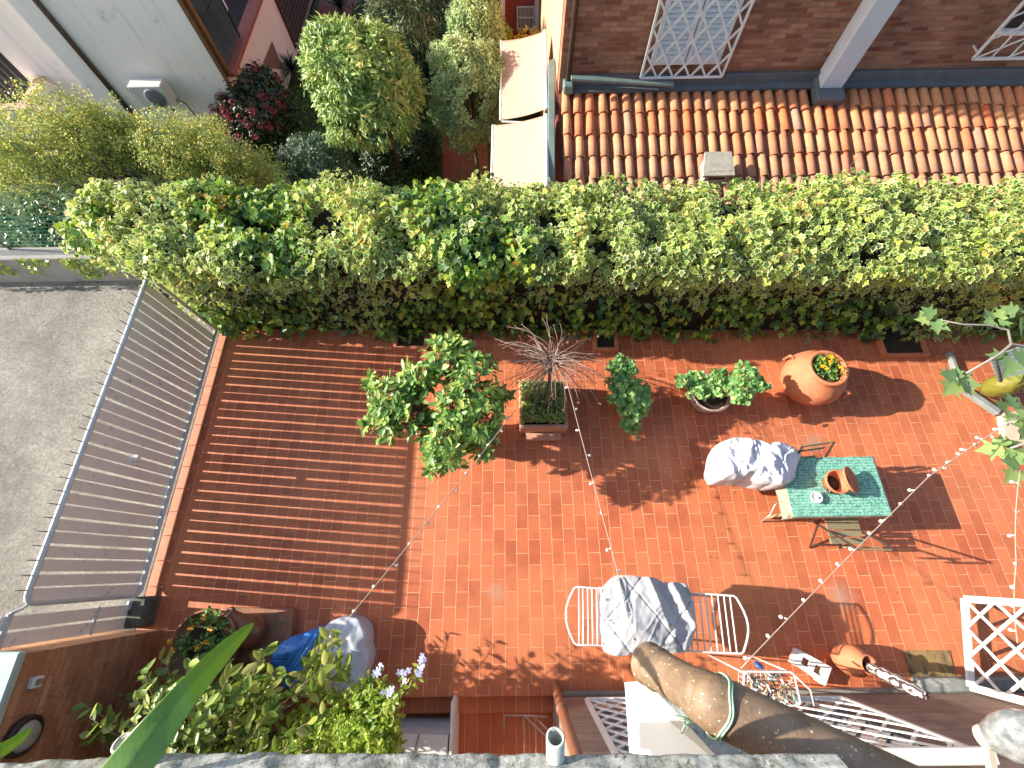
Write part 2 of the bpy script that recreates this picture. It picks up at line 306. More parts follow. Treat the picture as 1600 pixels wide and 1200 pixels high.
# ================================================================== THE SETTING
GZ = -2.2                                                   # level of the neighbour's garden
def structure():
    m = MB(); m.quad((-90, -90, GZ), (90, -90, GZ), (90, 150, GZ), (-90, 150, GZ))
    tag(m.build('garden_ground', mat('lawn_earth', (.03, .08, .015), (.04, .06, .018), 2.5, .95, .02, dirt=(.03, .07, .015), dscale=7, dlo=.48)), kind='structure')
    # terrace: tiled sheet
    m = MB(); m.quad((-4.62, -1.345, 0), (9.5, -1.345, 0), (9.5, 3.95, 0), (-4.62, 3.95, 0)); m.quad((-4.62, -1.345, 0), (-4.62, -2.6, 0), (-1.9, -2.6, 0), (-1.9, -1.345, 0))
    tag(m.build('terrace_floor', M_TILE), kind='structure')
    m = MB(); m.box((2.4, .4, -1.32), (14.2, 6.0, 2.6)) if 0 else m.prism([(-4.7, -1.34), (9.5, -1.34), (9.5, 4.9), (-4.7, 4.9)], GZ-.1, -.01)
    tag(m.build('terrace_base', M_CONC), kind='structure')
    # steps down to the house
    m = MB(); m.box((-.74, -1.30, -.02), (2.28, .12, .05), bev=.006); m.box((-.74, -1.45, -.26), (2.28, .2, .17), bev=.004); m.box((-.74, -1.545, -.197), (2.28, .03, .04), bev=.006)
    m.box((-.74, -2.1, -.43), (2.28, 1.1, .16), bev=.003)
    tag(m.build('terrace_steps', M_STEP), kind='structure')
    # lit kerb strip along the fence
    m = MB()
    for i in range(13):
        y = 3.45-.302*i
        m.box((-4.56, y-.15, .012), (.13, .297, .03), bev=.004)
    tag(m.build('kerb_strip', M_KERB), kind='structure')
    # car park behind the fence
    mt, t, n, l, p = nt('rough_asphalt'); v = coords(t)
    c = ramp(t, noise(t, v, 1.3, 8, .7), [(.3, (.22, .21, .185)), (.68, (.42, .40, .36))])
    c = mixc(t, .7, c, ramp(t, noise(t, v, 22, 6, .85), [(.34, (.4, .4, .4)), (.66, (1.6, 1.6, 1.55))]), 'MULTIPLY')
    c = mixc(t, ramp(t, noise(t, v, 5, 8, .8), [(.62, (0, 0, 0)), (.70, (.7, .7, .7))]), c, (.42, .42, .39)); l.new(c, p.inputs['Base Color']); p.inputs['Roughness'].default_value = .95
    c = mixc(t, ramp(t, noise(t, v, .9, 7, .7), [(.50, (0, 0, 0)), (.62, (.55, .55, .55))]), c, (.16, .15, .13)); c = mixc(t, ramp(t, noise(t, v, 13, 4, .6), [(.69, (0, 0, 0)), (.72, (1, 1, 1))]), c, (.62, .61, .56)); l.new(c, p.inputs['Base Color'])
    bump(t, noise(t, v, 24, 10, .85), .06, 1.0)
    m = MB(); m.quad((-20, -8, -.005), (-4.66, -8, -.005), (-4.66, 4.6, -.005), (-20, 4.6, -.005)); m.quad((-20, 4.6, -.005), (-4.66, 4.6, -.005), (-4.66, 4.6, GZ), (-20, 4.6, GZ))
    tag(m.build('car_park_asphalt', mt), kind='structure')
    # garden paths
    m = MB(); zz = GZ+.004
    m.add([az(*q, zz) for q in ((692, 300), (690, 190), (700, 120), (755, 60), (765, 300))], [(0, 1, 2, 3, 4)])
    tag(m.build('brick_path', mat('path_brick', (.34, .12, .08), (.24, .085, .06), 7, .85, .004)), kind='structure')
    m = MB(); m.add([az(*q, zz) for q in ((476, 104), (500, 0), (560, 0), (545, 30), (528, 60), (516, 118))], [(0, 1, 2, 3, 4, 5)])
    tag(m.build('tiled_path', mat('path_tile', (.26, .07, .055), (.2, .055, .045), 5, .8, .002)), kind='structure')
structure()
# ------------------------------------------------------------------ neighbour's brick house (right)
YW = 7.5; RS = tan(radians(16)); RZ = 1.08
def rz(y): return RZ-(YW-y)*RS
def brick_house():
    x0 = .82; h = thing('brick_house', 'brick house with a white pilaster and low tiled lean-to roof, behind the ivy hedge', 'house', (6, YW, GZ))
    bm_ = brickmat('house_brick', (.25, .08, .042), (.46, .23, .14), (.25, .17, .115), .25, .068, .006, 'xz', .9, (0, 0), .5, .8, .006)
    w = MB(); w.prism([(x0, YW), (13.5, YW), (13.5, 13), (x0, 13)], GZ-.2, 6.4); w.build('brick_wall', bm_, h)
    w = MB(); w.prism([(x0-.012, YW+.28), (x0, YW+.28), (x0, 13), (x0-.012, 13)], GZ, 6.3); w.build('side_plaster', M_PEACH, h)
    # lower room under the lean-to roof
    w = MB(); w.prism([(x0+.02, 5.5), (13.2, 5.5), (13.2, YW-.02), (x0+.02, YW-.02)], GZ-.1, .28); w.build('extension_wall', M_PEACH, h)
    w = MB(); w.slab((x0, 5.2, rz(5.2)-.07), (13.4, 5.2, rz(5.2)-.07), (13.4, YW-.003, RZ-.07), (x0, YW-.003, RZ-.07), .1); w.build('roof_deck', mat('deck_clay', (.20, .07, .045), (.13, .05, .035), 6, .9), h)
    # coppi tiles: curved covers over curved channels
    mt, t, n, l, p = nt('roof_clay'); a = n.new('ShaderNodeAttribute'); a.attribute_name = 'rnd'
    c = ramp(t, a.outputs['Fac'], [(0, (.44, .16, .075)), (.4, (.60, .25, .11)), (.8, (.66, .30, .14)), (.93, (.70, .16, .05)), (1, (.42, .25, .17))])
    g = n.new('ShaderNodeNewGeometry'); sx = n.new('ShaderNodeSeparateXYZ'); l.new(g.outputs['Position'], sx.inputs[0])
    mr = n.new('ShaderNodeMapRange'); l.new(sx.outputs[1], mr.inputs[0]); mr.inputs[1].default_value = 6.9; mr.inputs[2].default_value = 5.5
    mu = n.new('ShaderNodeMath'); mu.operation = 'MULTIPLY'; l.new(mr.outputs[0], mu.inputs[0]); l.new(ramp(t, noise(t, g.outputs['Position'], 7, 7, .8), [(.38, (0, 0, 0)), (.58, (1, 1, 1))]), mu.inputs[1])
    c = mixc(t, mu.outputs[0], c, (.33, .22, .17))
    c = mixc(t, .5, c, ramp(t, noise(t, g.outputs['Position'], 22, 6, .75), [(.3, (.6, .58, .56)), (.7, (1.25, 1.25, 1.25))]), 'MULTIPLY')
    c = mixc(t, ramp(t, noise(t, g.outputs['Position'], 30, 3), [(.7, (0, 0, 0)), (.74, (1, 1, 1))]), c, (.10, .08, .06))
    l.new(c, p.inputs['Base Color']); p.inputs['Roughness'].default_value = .85; bump(t, noise(t, g.outputs['Position'], 60, 4), .003)
    m = MB(); ex = .40; sl = cos(radians(16)); N = Vector((0, -RS, 1)).normalized(); N = Vector((0, -sin(radians(16)), cos(radians(16))))
    for ci in range(62):
        cx = x0+.13+ci*.2
        for row in range(6):
            yt = YW-.03-row*ex*sl; jx = random.gauss(0, .008); up_y = .35 if row == 0 else .06
            for kind in (0, 1):
                if kind and ci == 61: continue
                X = cx+(0.1 if kind else 0)+jx; yt = YW-.03-row*ex*sl+random.gauss(0, .014); s0 = -.05 if row else 0; L = ex+.05; r0, r1 = (.062, .078) if not kind else (.078, .062); vs = []; fs = []; nn = 8
                q0 = random.random()
                if 5.02 < X < 5.62 and row == 0: continue
                for k, (d, rr) in enumerate(((s0, r0), (L*.5, (r0+r1)/2), (L, r1), (L, r1-.014), (s0, r0-.014))):
                    yy = yt-d*sl; lift = .0+(.028 if k in (2, 3) else (.016 if k == 1 else 0)) if not kind else -.02+(.02 if k in (2, 3) else 0)
                    for j in range(nn+1):
                        th = pi*j/nn; sg = 1 if not kind else -1
                        o = Vector((rr*cos(th), 0, 0))+N*(sg*rr*sin(th)*.95+lift+(.0 if not kind else .03))
                        vs.append(Vector((X+jx*(d/L), yy, rz(yy)))+o)
                for k in range(4):
                    for j in range(nn): fs.append((k*(nn+1)+j, k*(nn+1)+j+1, (k+1)*(nn+1)+j+1, (k+1)*(nn+1)+j))
                m.add(vs, fs, q0 if not kind else q0*.4, True)
    m.build('roof_tiles', mt, h)
    w = MB(); w.box((x0+6.4, YW-.035, RZ+.13), (12.6, .06, .22), bev=.01); w.box((x0+6.4, YW-.10, RZ+.055), (12.6, .12, .05), Matrix.Rotation(radians(16), 3, 'X')); w.build('wall_flashing', M_LEAD, h)
    # pilaster
    a_, b_ = ay(1272, 122, YW), ay(1319, 122, YW)
    w = MB(); xm = (a_.x+b_.x)/2-.06; w.box((xm, YW-.14, 3.7), (.36, .28, 5.0), bev=.012); w.build('pilaster', mat('pilaster_paint', (.60, .63, .68), (.52, .55, .60), 3, .8, .001, dirt=(.4, .42, .44), dscale=3, dlo=.62), h)
    w = MB(); w.box((xm, YW-.24, RZ+.05), (.46, .42, .16), Matrix.Rotation(radians(16), 3, 'X'), bev=.02); w.build('pilaster_flashing', M_LEAD, h)
    # shuttered window behind a white grille
    bl, br = ay(1001, 122, YW-.12), ay(1127, 121, YW-.12); z0 = bl.z+.0; xa, xb = bl.x, br.x; zt = z0+1.75
    f = MB(); 
    for X in (xa, xb): f.bar((X, YW-.12, z0), (X, YW-.12, zt), .035, .03, (0, 1, 0), .004)
    for Z in (z0, zt): f.bar((xa, YW-.12, Z), (xb, YW-.12, Z), .03, .035, (0, 1, 0), .004)
    nx = 5; dx = (xb-xa)/nx
    def dia(mb, x0_, x1_, z0_, z1_, y, p_, q_, w_, slope=1.35):
        for sg in (1, -1):
            k = -40
            while k < 60:
                xs = x0_+k*p_; pts = []
                x_a, x_b = max(x0_, min(xs, xs+sg*(z1_-z0_)/slope)), min(x1_, max(xs, xs+sg*(z1_-z0_)/slope))
                if x_b-x_a > .02:
                    za = z0_+slope*(x_a-xs)*sg; zb = z0_+slope*(x_b-xs)*sg
                    za = min(max(za, z0_), z1_); zb = min(max(zb, z0_), z1_)
                    if abs(zb-za) > .02: mb.bar((x_a, y+(.004 if sg > 0 else -.004), za), (x_b, y+(.004 if sg > 0 else -.004), zb), w_, w_*.8, (0, 1, 0))
                k += 1
    dia(f, xa, xb, z0, zt, YW-.12, dx, dx, .028)
    g = f.build('window_grille', M_WHITE, h)
    sh = MB(); sx0, sx1 = xa+.12, xb-.10; mid = (sx0+sx1)/2
    for (u, v) in ((sx0, mid-.01), (mid+.01, sx1)):
        for X in (u+.03, v-.03): sh.box((X, YW-.03, (z0+zt)/2+.1), (.06, .05, zt-z0-.1), bev=.004)
        sh.box(((u+v)/2, YW-.03, z0+.20), (v-u-.12, .048, .09), bev=.003); sh.box(((u+v)/2, YW-.03, zt-.02), (v-u-.12, .048, .09), bev=.003)
        k = 0
        while z0+.27+k*.07 < zt-.08: sh.box(((u+v)/2, YW-.03, z0+.27+k*.07), (v-u-.12, .008, .06), Matrix.Rotation(radians(-38), 3, 'X')); k += 1
    w = sh.build('shutters', mat('shutter_paint', (.84, .87, .90), (.78, .81, .85), 4, .6), h)
    w = MB(); w.box((mid, YW-.004, (z0+zt)/2+.1), (sx1-sx0, .006, zt-z0-.06)); w.build('window_recess', M_DARK, h)
    # right-hand grille
    g0 = ay(1520, 92, YW-.16); f = MB(); xr = g0.x+1.7; zr = g0.z+1.6
    f.bar((g0.x, YW-.16, g0.z), (xr, YW-.16, g0.z), .035, .035, (0, 1, 0)); f.bar((g0.x, YW-.16, g0.z), (g0.x, YW-.16, zr), .035, .035, (0, 1, 0)); f.bar((g0.x, YW-.16, zr), (xr, YW-.16, zr), .035, .035, (0, 1, 0))
    for k in range(1, 6): f.bar((g0.x+.28*k, YW-.16, g0.z), (g0.x+.28*k, YW-.16, zr), .02, .02, (0, 1, 0))
    for k in range(-4, 6):
        xs = g0.x; zs = g0.z+.28*k; xe = xr; ze = zs+.95
        if zs < g0.z: xs += (g0.z-zs)*1.7/.95; zs = g0.z
        if ze > zr: xe -= (ze-zr)*1.7/.95; ze = zr
        if xe > xs+.05 and zs < zr: f.bar((xs, YW-.168, zs), (xe, YW-.168, ze), .018, .016, (0, 1, 0))
    for Z in (g0.z+.1, g0.z+.9): f.bar((g0.x-.02, YW-.16, Z), (g0.x-.02, YW, Z), .02)
    f.build('window_grille', M_WHITE, h)
    w = MB(); w.box((g0.x+.98, YW-.004, g0.z+1.1), (1.5, .008, 1.5)); w.build('window_recess', M_DARK, h)
    w = MB(); w.box((g0.x+.98, YW-.05, g0.z+.31), (1.7, .10, .06), bev=.01); w.build('window_sill', M_WALLW, h)
    # corner downpipe, its outlet and the gutter running along the roof foot of the wall
    a_ = ay(886, 122, YW-.07); w = MB(); w.tube([(a_.x+.02, YW-.07, RZ+.1), (a_.x+.02, YW-.07, 6.2)], .045, 10); w.build('downpipe', M_BROWNM, h)
    w = MB(); w.bar(ay(892, 124, YW-.22)+Vector((0, 0, .02)), ay(1052, 134, YW-.22)+Vector((0, 0, .02)), .09, .05, bev=.01); w.box((a_.x+.02, YW-.12, RZ+.12), (.16, .2, .16), bev=.02); w.build('roof_gutter', M_GREENM, h)
    # chimney vent on the tiles
    v = az(1115, 262, .75); yv = 5.9; v = ay(1116, 268, yv); v.z = rz(yv)
    w = MB(); w.box((v.x, yv, v.z+.10), (.40, .30, .34), bev=.02); w.slab((v.x-.25, yv-.2, v.z+.24), (v.x+.25, yv-.2, v.z+.24), (v.x+.22, yv+.18, v.z+.36), (v.x-.20, yv+.18, v.z+.36), .05)
    w.build('roof_vent', mat('vent_cement', (.42, .39, .33), (.28, .26, .22), 9, .9, .006, dirt=(.1, .09, .07), dscale=12, dlo=.6), h)
    w = MB(); w.box((v.x+.01, yv-.152, v.z+.16), (.26, .01, .09)); w.build('vent_opening', M_DARK, h)
    # verge: green metal capping and dark red side strip
    w = MB(); a_, b_ = az(862, 96, 1.05), az(861, 290, .8); w.bar((a_.x, a_.y, 1.05), (b_.x, b_.y, .80), .12, .07, bev=.012); w.bar((a_.x, a_.y, 1.04), (a_.x+.25, a_.y, 1.04), .1, .06, bev=.01); w.build('verge_capping', M_GREENM, h)
    w = MB(); w.box(((a_.x+x0)/2+.08, (a_.y+b_.y)/2, .42), (.14, a_.y-b_.y, .66), Matrix.Rotation(radians(8), 3, 'X')); w.build('verge_board', M_DKRED, h)
brick_house()
# awnings on the side wall
def awning(label, tl, tr, br, bl, zi, zo, grp='pink awnings on the side of the brick house'):
    TL, TR, BR, BL = az(*tl, zo), az(*tr, zi), az(*br, zi), az(*bl, zo)
    t = thing('awning', label, 'awning', ((TL.x+TR.x)/2, (TR.y+BR.y)/2, zo), grp); m = MB()
    def fn(u, v):
        p = TL.lerp(TR, u).lerp(BL.lerp(BR, u), v); p.z -= .035*sin(pi*u)+.004*sin(v*40); return p
    m.grid(fn, 16, 24); m.build('fabric', mat('awning_fabric', (.46, .31, .235), (.42, .285, .21), 1.2, .9, stretch=(1, 1, 1)), t, solid=.004)
    m = MB(); m.tube([TL, BL], .022, 8); m.build('front_bar', M_WHITE, t); m = MB(); m.tube([TR, BR], .04, 8); m.build('roller', M_WHITE, t)
    m = MB(); m.bar(BL+Vector((.02, -.02, -.02)), BR+Vector((0, -.02, -.25)), .02); m.build('folding_arm', M_WHITE, t); m = MB(); m.bar(TL+Vector((.02, .02, -.02)), TR+Vector((0, .02, -.25)), .02); m.build('folding_arm', M_WHITE, t)
awning('pale pink awning farther from the hedge, with the shadow of a round tree on it', (783, 64), (851, 49), (854, 170), (782, 187), .9, .45)
awning('pale pink awning nearer to the hedge, beside the green roof capping', (770, 196), (853, 180), (854, 292), (768, 296), .88, .35)
# ------------------------------------------------------------------ far building at the top of the garden
def far_house():
    Yf = 14.; h = thing('red_house', 'dark red house with a white barred window, far behind the pink awnings', 'house', (0, Yf, GZ))
    def R(mb, x0, x1, y0, y1, off, th=.05):
        a, b, c, d = ay(x0, y1, Yf-off), ay(x1, y1, Yf-off), ay(x1, y0, Yf-off), ay(x0, y0, Yf-off)
        mb.add([a, b, c, d, a+Vector((0, th, 0)), b+Vector((0, th, 0)), c+Vector((0, th, 0)), d+Vector((0, th, 0))], [(0, 1, 2, 3), (7, 6, 5, 4), (0, 4, 5, 1), (1, 5, 6, 2), (2, 6, 7, 3), (3, 7, 4, 0)])
    m = MB(); m.prism([(-1.2, Yf), (1.4, Yf), (1.4, Yf+3), (-1.2, Yf+3)], GZ-.1, 6); m.build('wall', M_DKRED, h)
    m = MB(); R(m, 781, 789, -60, 70, .12, .12); R(m, 836, 842, -60, 70, .12, .12); m.build('column', M_WALLW, h)
    m = MB(); R(m, 842, 858, -60, 70, .06, .06); m.build('cream_wall_panel', mat('cream_plaster', (.50, .42, .32), (.44, .37, .28), 2, .9), h)
    m = MB(); R(m, 808, 834, 10, 46, .03, .03); w = m.build('window', mat('window_grey', (.22, .17, .17), (.16, .13, .13), 3, .4), h)
    m = MB()
    for k in range(13): x = 809+k*2.05; R(m, x-.35, x+.35, 12, 46, .06, .015)
    for y in (11, 28, 46): R(m, 808, 834.5, y-.8, y+.8, .075, .015)
    R(m, 807.5, 809, 10, 46, .075, .015); R(m, 833.5, 835, 10, 46, .075, .015); m.build('window_bars', M_WHITE, h)
    b = MB(); 
    b.grid(lambda u, v: ay(766+15*u, -30+64*v, Yf-.5)+Vector((0, .05*sin(u*14), 0)), 14, 4)
    tag(b.build('blue_awning_cloth', mat('blue_cloth', (.03, .09, .20), (.02, .06, .15), 3, .9), solid=.01), 'dark blue cloth hanging beside the dark red house at the top edge', 'cloth')
far_house()
# ------------------------------------------------------------------ white house on the left
def left_house():
    P1 = ay(347, 115, 10.1); X0 = P1.x; d = Vector((-1, .0, 0)).normalized(); nrmv = Vector((0, -1, 0)).normalized()
    h = thing('white_house', 'large white house with a brown downpipe and air conditioner, upper left beyond the bushes', 'house', (X0-3, 11, GZ))
    def on(px, py, off=0.):
        r = Vector(ray(px, py)); o = Vector((0, 0, CH)); P = P1+nrmv*off; return o+r*((P-o).dot(nrmv)/r.dot(nrmv))
    L = (on(175, 175)-P1).length; E = P1+d*L; top = 2.6
    m = MB(); m.prism([(P1.x, P1.y), (P1.x, P1.y+9), (E.x, P1.y+9), (E.x, E.y)], GZ-.1, GZ+.05); 
    m.prism([(E.x, E.y), (P1.x-.003, P1.y), (P1.x-.2, P1.y+.3), (E.x, E.y+.3)], GZ, top); m.build('front_wall', M_WALLW, h)
    # wall along the garden, below the loggia
    zs = ax(357, 107, X0).z; m = MB(); Y2 = ax(452, 0, X0).y
    m.prism([(X0-.2, P1.y+.001), (X0, P1.y+.001), (X0, 21), (X0-.2, 21)], GZ, zs-.06)
    m.prism([(X0-.2, 16.4), (X0, 16.4), (X0, 22), (X0-.2, 22)], zs-.06, top); m.prism([(X0-.2, P1.y+.3), (X0, P1.y+.3), (X0, 22), (X0-.2, 22)], 2.35, top); m.build('garden_wall_face', M_WALLW, h)
    m = MB(); m.box((X0+.02, (P1.y+16.4)/2+.15, zs-.03), (.3, 16.4-P1.y, .09), bev=.01); m.build('red_sill', mat('red_sill_tile', (.34, .12, .09), (.25, .08, .06), 6, .7), h)
    m = MB(); m.prism([(X0-2.6, P1.y+.35), (X0-2.5, P1.y+.35), (X0-2.5, 16.4), (X0-2.6, 16.4)], zs-.3, 2.3); m.prism([(X0-2.6, P1.y+.3), (X0-.02, P1.y+.3), (X0-.02, 16.4), (X0-2.6, 16.4)], zs-.35, zs-.25); m.build('loggia_interior', mat('dim_room', (.05, .045, .04), (.03, .028, .026), 2, .8), h)
    m = MB(); m.bar((X0+.03, P1.y+.12, zs), (X0+.03, P1.y+.12, 2.3), .18, .12, (0, 1, 0), .01); m.bar((X0+.03, P1.y-.02, GZ+.6), (X0+.03, P1.y-.02, 2.5), .06, .06); m.build('brown_frame', mat('brown_timber', (.20, .10, .045), (.13, .065, .03), 8, .6), h)
    m = MB(); m.box((X0-.02, P1.y+.95, zs+1.1), (.02, 1.1, 2.2)); w = m.build('glass_pane', M_GLASS, h)
    m = MB()
    for y in (P1.y+1.5, P1.y+3.1): m.box((X0-.02, y, zs+1.1), (.05, .05, 2.2))
    m.box((X0-.02, P1.y+3, zs+.9), (.03, 5.5, .03)); m.build('glazing_bars', M_DARK, h)
    m = MB(); m.box((X0-.9, P1.y+2.6, zs+.1), (.5, .8, .6), .3, .03); m.build('white_chair_seat', M_WALLW, h); m = MB(); m.box((X0-.9, P1.y+4.2, zs+.1), (.5, .5, .7), .7, .03); m.build('stored_box', M_CONC, h)
    # barred window low on the garden side
    q = [ax(437, 18, X0+.012), ax(462, 77, X0+.012), ax(479, 28, X0+.012), ax(462, -30, X0+.012)]; ya, yb = q[1].y, q[2].y; za, zb = q[1].z, q[0].z
    m = MB(); m.box((X0+.006, (ya+yb)/2+.6, (za+zb)/2+.3), (.012, yb-ya+1.2, zb-za+.6)); wi = m.build('low_window', mat('window_red', (.10, .025, .02), (.06, .02, .015), 4, .5), h)
    m = MB(); y = ya
    while y < yb+1.2: m.box((X0+.08, y, (za+zb)/2+.3), (.02, .02, zb-za+.6)); y += .11
    z = za
    while z < zb+.6: m.box((X0+.10, (ya+yb)/2+.6, z), (.015, yb-ya+1.2, .02)); z += .12
    m.build('window_bars', mat('grey_iron', (.16, .13, .13), (.11, .09, .09), 5, .5), wi)
    m = MB(); a, b, c = ax(409, 104, X0+.015), ax(425, 64, X0+.015), ax(443, 108, X0+.015); m.add([a, b, c], [(0, 1, 2)]); m.build('recess_shade', mat('brown_plaster', (.24, .15, .11), (.2, .12, .09), 3, .9), h)  # flat triangle for a recessed brown wall, its shade put into the colour
    # downpipe
    m = MB(); p = on(203, 175, .05); m.tube([(p.x, p.y, GZ), (p.x, p.y, 2.6)], .055, 10); m.build('downpipe', M_BROWNM, h)
    # recessed wing with the balcony
    m = MB(); m.prism([(E.x-4.5, E.y+.7), (E.x+.002, E.y+.7), (E.x+.002, E.y+3), (E.x-4.5, E.y+3)], GZ-.1, top); m.build('wing_wall', M_WALLW, h)
    yb_ = E.y+.7
    c0, c1 = ay(0, 172, yb_-1.1), ay(40, 172, yb_-1.1); zc = c0.z; xr = c1.x
    m = MB(); m.box((xr-1.5, yb_-1.05, zc-.35), (3.0, .12, .7)); m.box((xr-.06, yb_-.5, zc-.35), (.12, 1.0, .7)); m.box((xr-1.5, yb_-.55, zc-.66), (2.9, 1.0, .1)); m.build('balcony_parapet', M_WALLW, h)
    m = MB(); m.box((xr-1.45, yb_-1.05, zc+.03), (3.1, .22, .05), bev=.01); m.box((xr-.06, yb_-.45, zc+.03), (.2, .98, .05), bev=.01); m.build('balcony_coping', mat('pink_coping', (.60, .36, .28), (.5, .3, .23), 5, .7), h)
    m = MB(); a = ay(4, 120, yb_-.02); m.box((a.x-.6, yb_-.012, a.z+.1), (2.2, .02, 1.6)); wi = m.build('balcony_window', M_DARK, h)
    m = MB()
    for k in range(12): m.box((a.x-1.6+k*.18, yb_-.06, a.z+.1), (.02, .02, 1.6))
    m.build('window_bars', M_LEAD, wi)
    # air conditioner
    c = on(240, 146, .24)-nrmv*.24; R = Matrix((-d, nrmv*-1, Vector((0, 0, 1)))).transposed(); ang = atan2(-d.y, -d.x)
    t = thing('air_conditioner', 'white air conditioning unit fixed to the white wall beside the brown downpipe', 'air conditioner', c)
    o = c+nrmv*.24
    m = MB(); m.box(o, (.74, .28, .50), ang, .02); m.build('casing', mat('ac_white', (.60, .60, .58), (.52, .52, .5), 5, .5), t)
    f = o+nrmv*.155+Vector((.08, 0, 0)); m = MB(); m.lathe([(0, 0), (.19, 0), (.2, .006), (.2, .012), (.0, .014)], f, 28, nrmv); m.build('fan_disc', mat('ac_grey', (.16, .18, .22), (.12, .14, .18), 12, .6), t)
    m = MB(); 
    for rr in (.06, .1, .14, .18): m.tube([f+R @ Vector((rr*cos(a_), -.02, rr*sin(a_))) for a_ in np.linspace(0, 2*pi, 25)[:-1]], .004, 4, closed=True)
    for k in range(8): m.bar(f+nrmv*.02, f+nrmv*.02+R @ Vector((.19*cos(k*pi/4), 0, .19*sin(k*pi/4))), .006)
    m.build('fan_guard', M_CONC, t)
    m = MB()
    for k in range(7): m.box(o+R @ Vector((-.392, 0, -.2+k*.065)), (.006, .24, .03), ang)
    m.build('side_louvres', M_DARK, t)
    m = MB(); 
    for s in (-.28, .28): m.bar(c+R @ Vector((s, 0, -.28)), c+R @ Vector((s, -.42, -.28)), .03)
    m.tube([o+R @ Vector((.40, 0, -.15)), o+R @ Vector((.47, .1, -.3)), c+R @ Vector((.45, -.02, -.9)), c+R @ Vector((.45, -.02, -1.6))], .015, 6); m.build('brackets', M_LEAD, t)
left_house()
# ================================================================== VEGETATION
def ivy_hedge():
    t = thing('ivy_hedge', 'long thick hedge of variegated ivy running along the far side of the tiled terrace', 'hedge', (2, 3.9, 0))
    prof = [(3.24, .05), (3.30, .45), (3.31, .9), (3.27, 1.35), (3.21, 1.66), (3.31, 1.84), (3.58, 1.94), (4.1, 1.96), (4.5, 1.86), (4.72, 1.6), (4.8, .9), (4.8, .1)]
    pr = np.array(prof); seg = np.linalg.norm(np.diff(pr, axis=0), axis=1); cum = np.concatenate([[0], np.cumsum(seg)])
    n = 80000; X = RG.uniform(-6.0, 9.4, n); wts = RG.uniform(0, 1, n); s = np.where(wts < .86, RG.uniform(0, cum[8], n), RG.uniform(cum[8], cum[-1], n))
    Y = np.interp(s, cum, pr[:, 0]); Z = np.interp(s, cum, pr[:, 1]); ds = .02
    ny = -(np.interp(s+ds, cum, pr[:, 1])-np.interp(s-ds, cum, pr[:, 1])); nz = np.interp(s+ds, cum, pr[:, 0])-np.interp(s-ds, cum, pr[:, 0]); N = nrm(np.stack([np.zeros(n), ny, nz], 1))
    # left end: the hedge lies beyond the fence and tapers
    tl = np.clip((-4.35-X)/1.0, 0, 1); Y = Y+tl*.55*np.clip((4.6-Y)/1.4, 0, 1); e = np.clip((-4.9-X)/1.1, 0, 1); cy, cz = 4.15, 1.0; k = np.sqrt(np.clip(1-e**2, 0, 1)); Y = cy+(Y-cy)*k; Z = cz*.9+(Z-cz*.9)*k+.25*e*(1-e); N[:, 0] -= e*1.2
    Y = Y+(X-1)*-.018
    P = np.stack([X, Y, Z], 1); nf = fnoise(P, 1.1); nf2 = fnoise(P, 3.2, 7); nf3 = fnoise(P, 8., 3)
    fr = np.clip((s-1.3)/.7, .3, 1); P = P+N*((.16*nf+.15*nf2+.06*nf3)*fr-.02+np.where(s < 1.5, RG.uniform(-.17, .04, n), RG.uniform(-.12, .07, n)))[:, None]
    P[:, 2] = np.maximum(P[:, 2], .03)
    keep = ~((nf2+.5*nf3 < -.34) & (RG.uniform(size=n) < .9)); hole = (P[:, 2] < 1.2) & (P[:, 1] < 3.5) & (nf3 < -.1); keep &= ~(hole & (RG.uniform(size=n) < .8)); keep &= ~((s < 1.45) & (RG.uniform(size=n) < .52+.25*(fnoise(np.stack([X, Y, Z], 1), 5, 31) > 0)))
    P, N, nf, nf2, X = P[keep], N[keep], nf[keep], nf2[keep], X[keep]
    low = np.clip((1.45-P[:, 2])/1.0, 0, 1)*(P[:, 1] < 3.6)
    plain = (fnoise(P, .8, 21)*.8+.75*low-.22*(X > 1.5)+.16*(X < -2.5)-.22+.15*RG.normal(size=len(P))) > .16
    kind = np.where(plain, 0., 1.); rnd = np.clip(RG.uniform(size=len(P))*.85+.06+.35*fnoise(P, 1.7, 5), 0, 1)
    D = np.stack([np.zeros(len(P)), -.6*np.ones(len(P)), -.8*np.ones(len(P))], 1)
    mt = leafmat('ivy_leaf', [(0, (.03, .09, .03)), (.3, (.08, .20, .045)), (.65, (.22, .38, .05)), (.9, (.44, .55, .06)), (1, (.44, .30, .06))], (.78, .78, .34), .5, .3)
    sz = np.where(plain, .090, .073)*(1-.15*np.clip(P[:, 1]-3.6, 0, 1)); N[:, 2] += .35
    leaves('ivy_leaves', mt, P, N, sz, IVY, t, 1.15, D, .35, kind, rnd)
    m = MB()
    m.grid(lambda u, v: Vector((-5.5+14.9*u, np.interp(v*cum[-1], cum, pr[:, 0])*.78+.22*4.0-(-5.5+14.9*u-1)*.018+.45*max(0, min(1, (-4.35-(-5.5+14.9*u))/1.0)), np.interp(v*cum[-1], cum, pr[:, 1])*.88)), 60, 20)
    m.build('shade_core', mat('hedge_shade', (.012, .014, .008), (.022, .018, .011), 12, .95, .03), t)  # near-black hull behind the leaves; the hedge's inner shade put into its colour
    m = MB()
    for k in range(420):
        i = RG.integers(len(P)); p = Vector(P[i]); q = Vector(N[i]).normalized()
        if p.z < .6: continue
        a = p-q*.12; e = p+q*RG.uniform(.0, .07)+Vector(RG.normal(size=3)*.1); m.tube([a, a.lerp(e, .5)+Vector(RG.normal(size=3)*.03), e], [.005, .004, .002], 4)
    m.build('twigs', mat('red_twig', (.22, .10, .06), (.14, .07, .045), 20, .8), t)['kind'] = 'stuff'
    return t
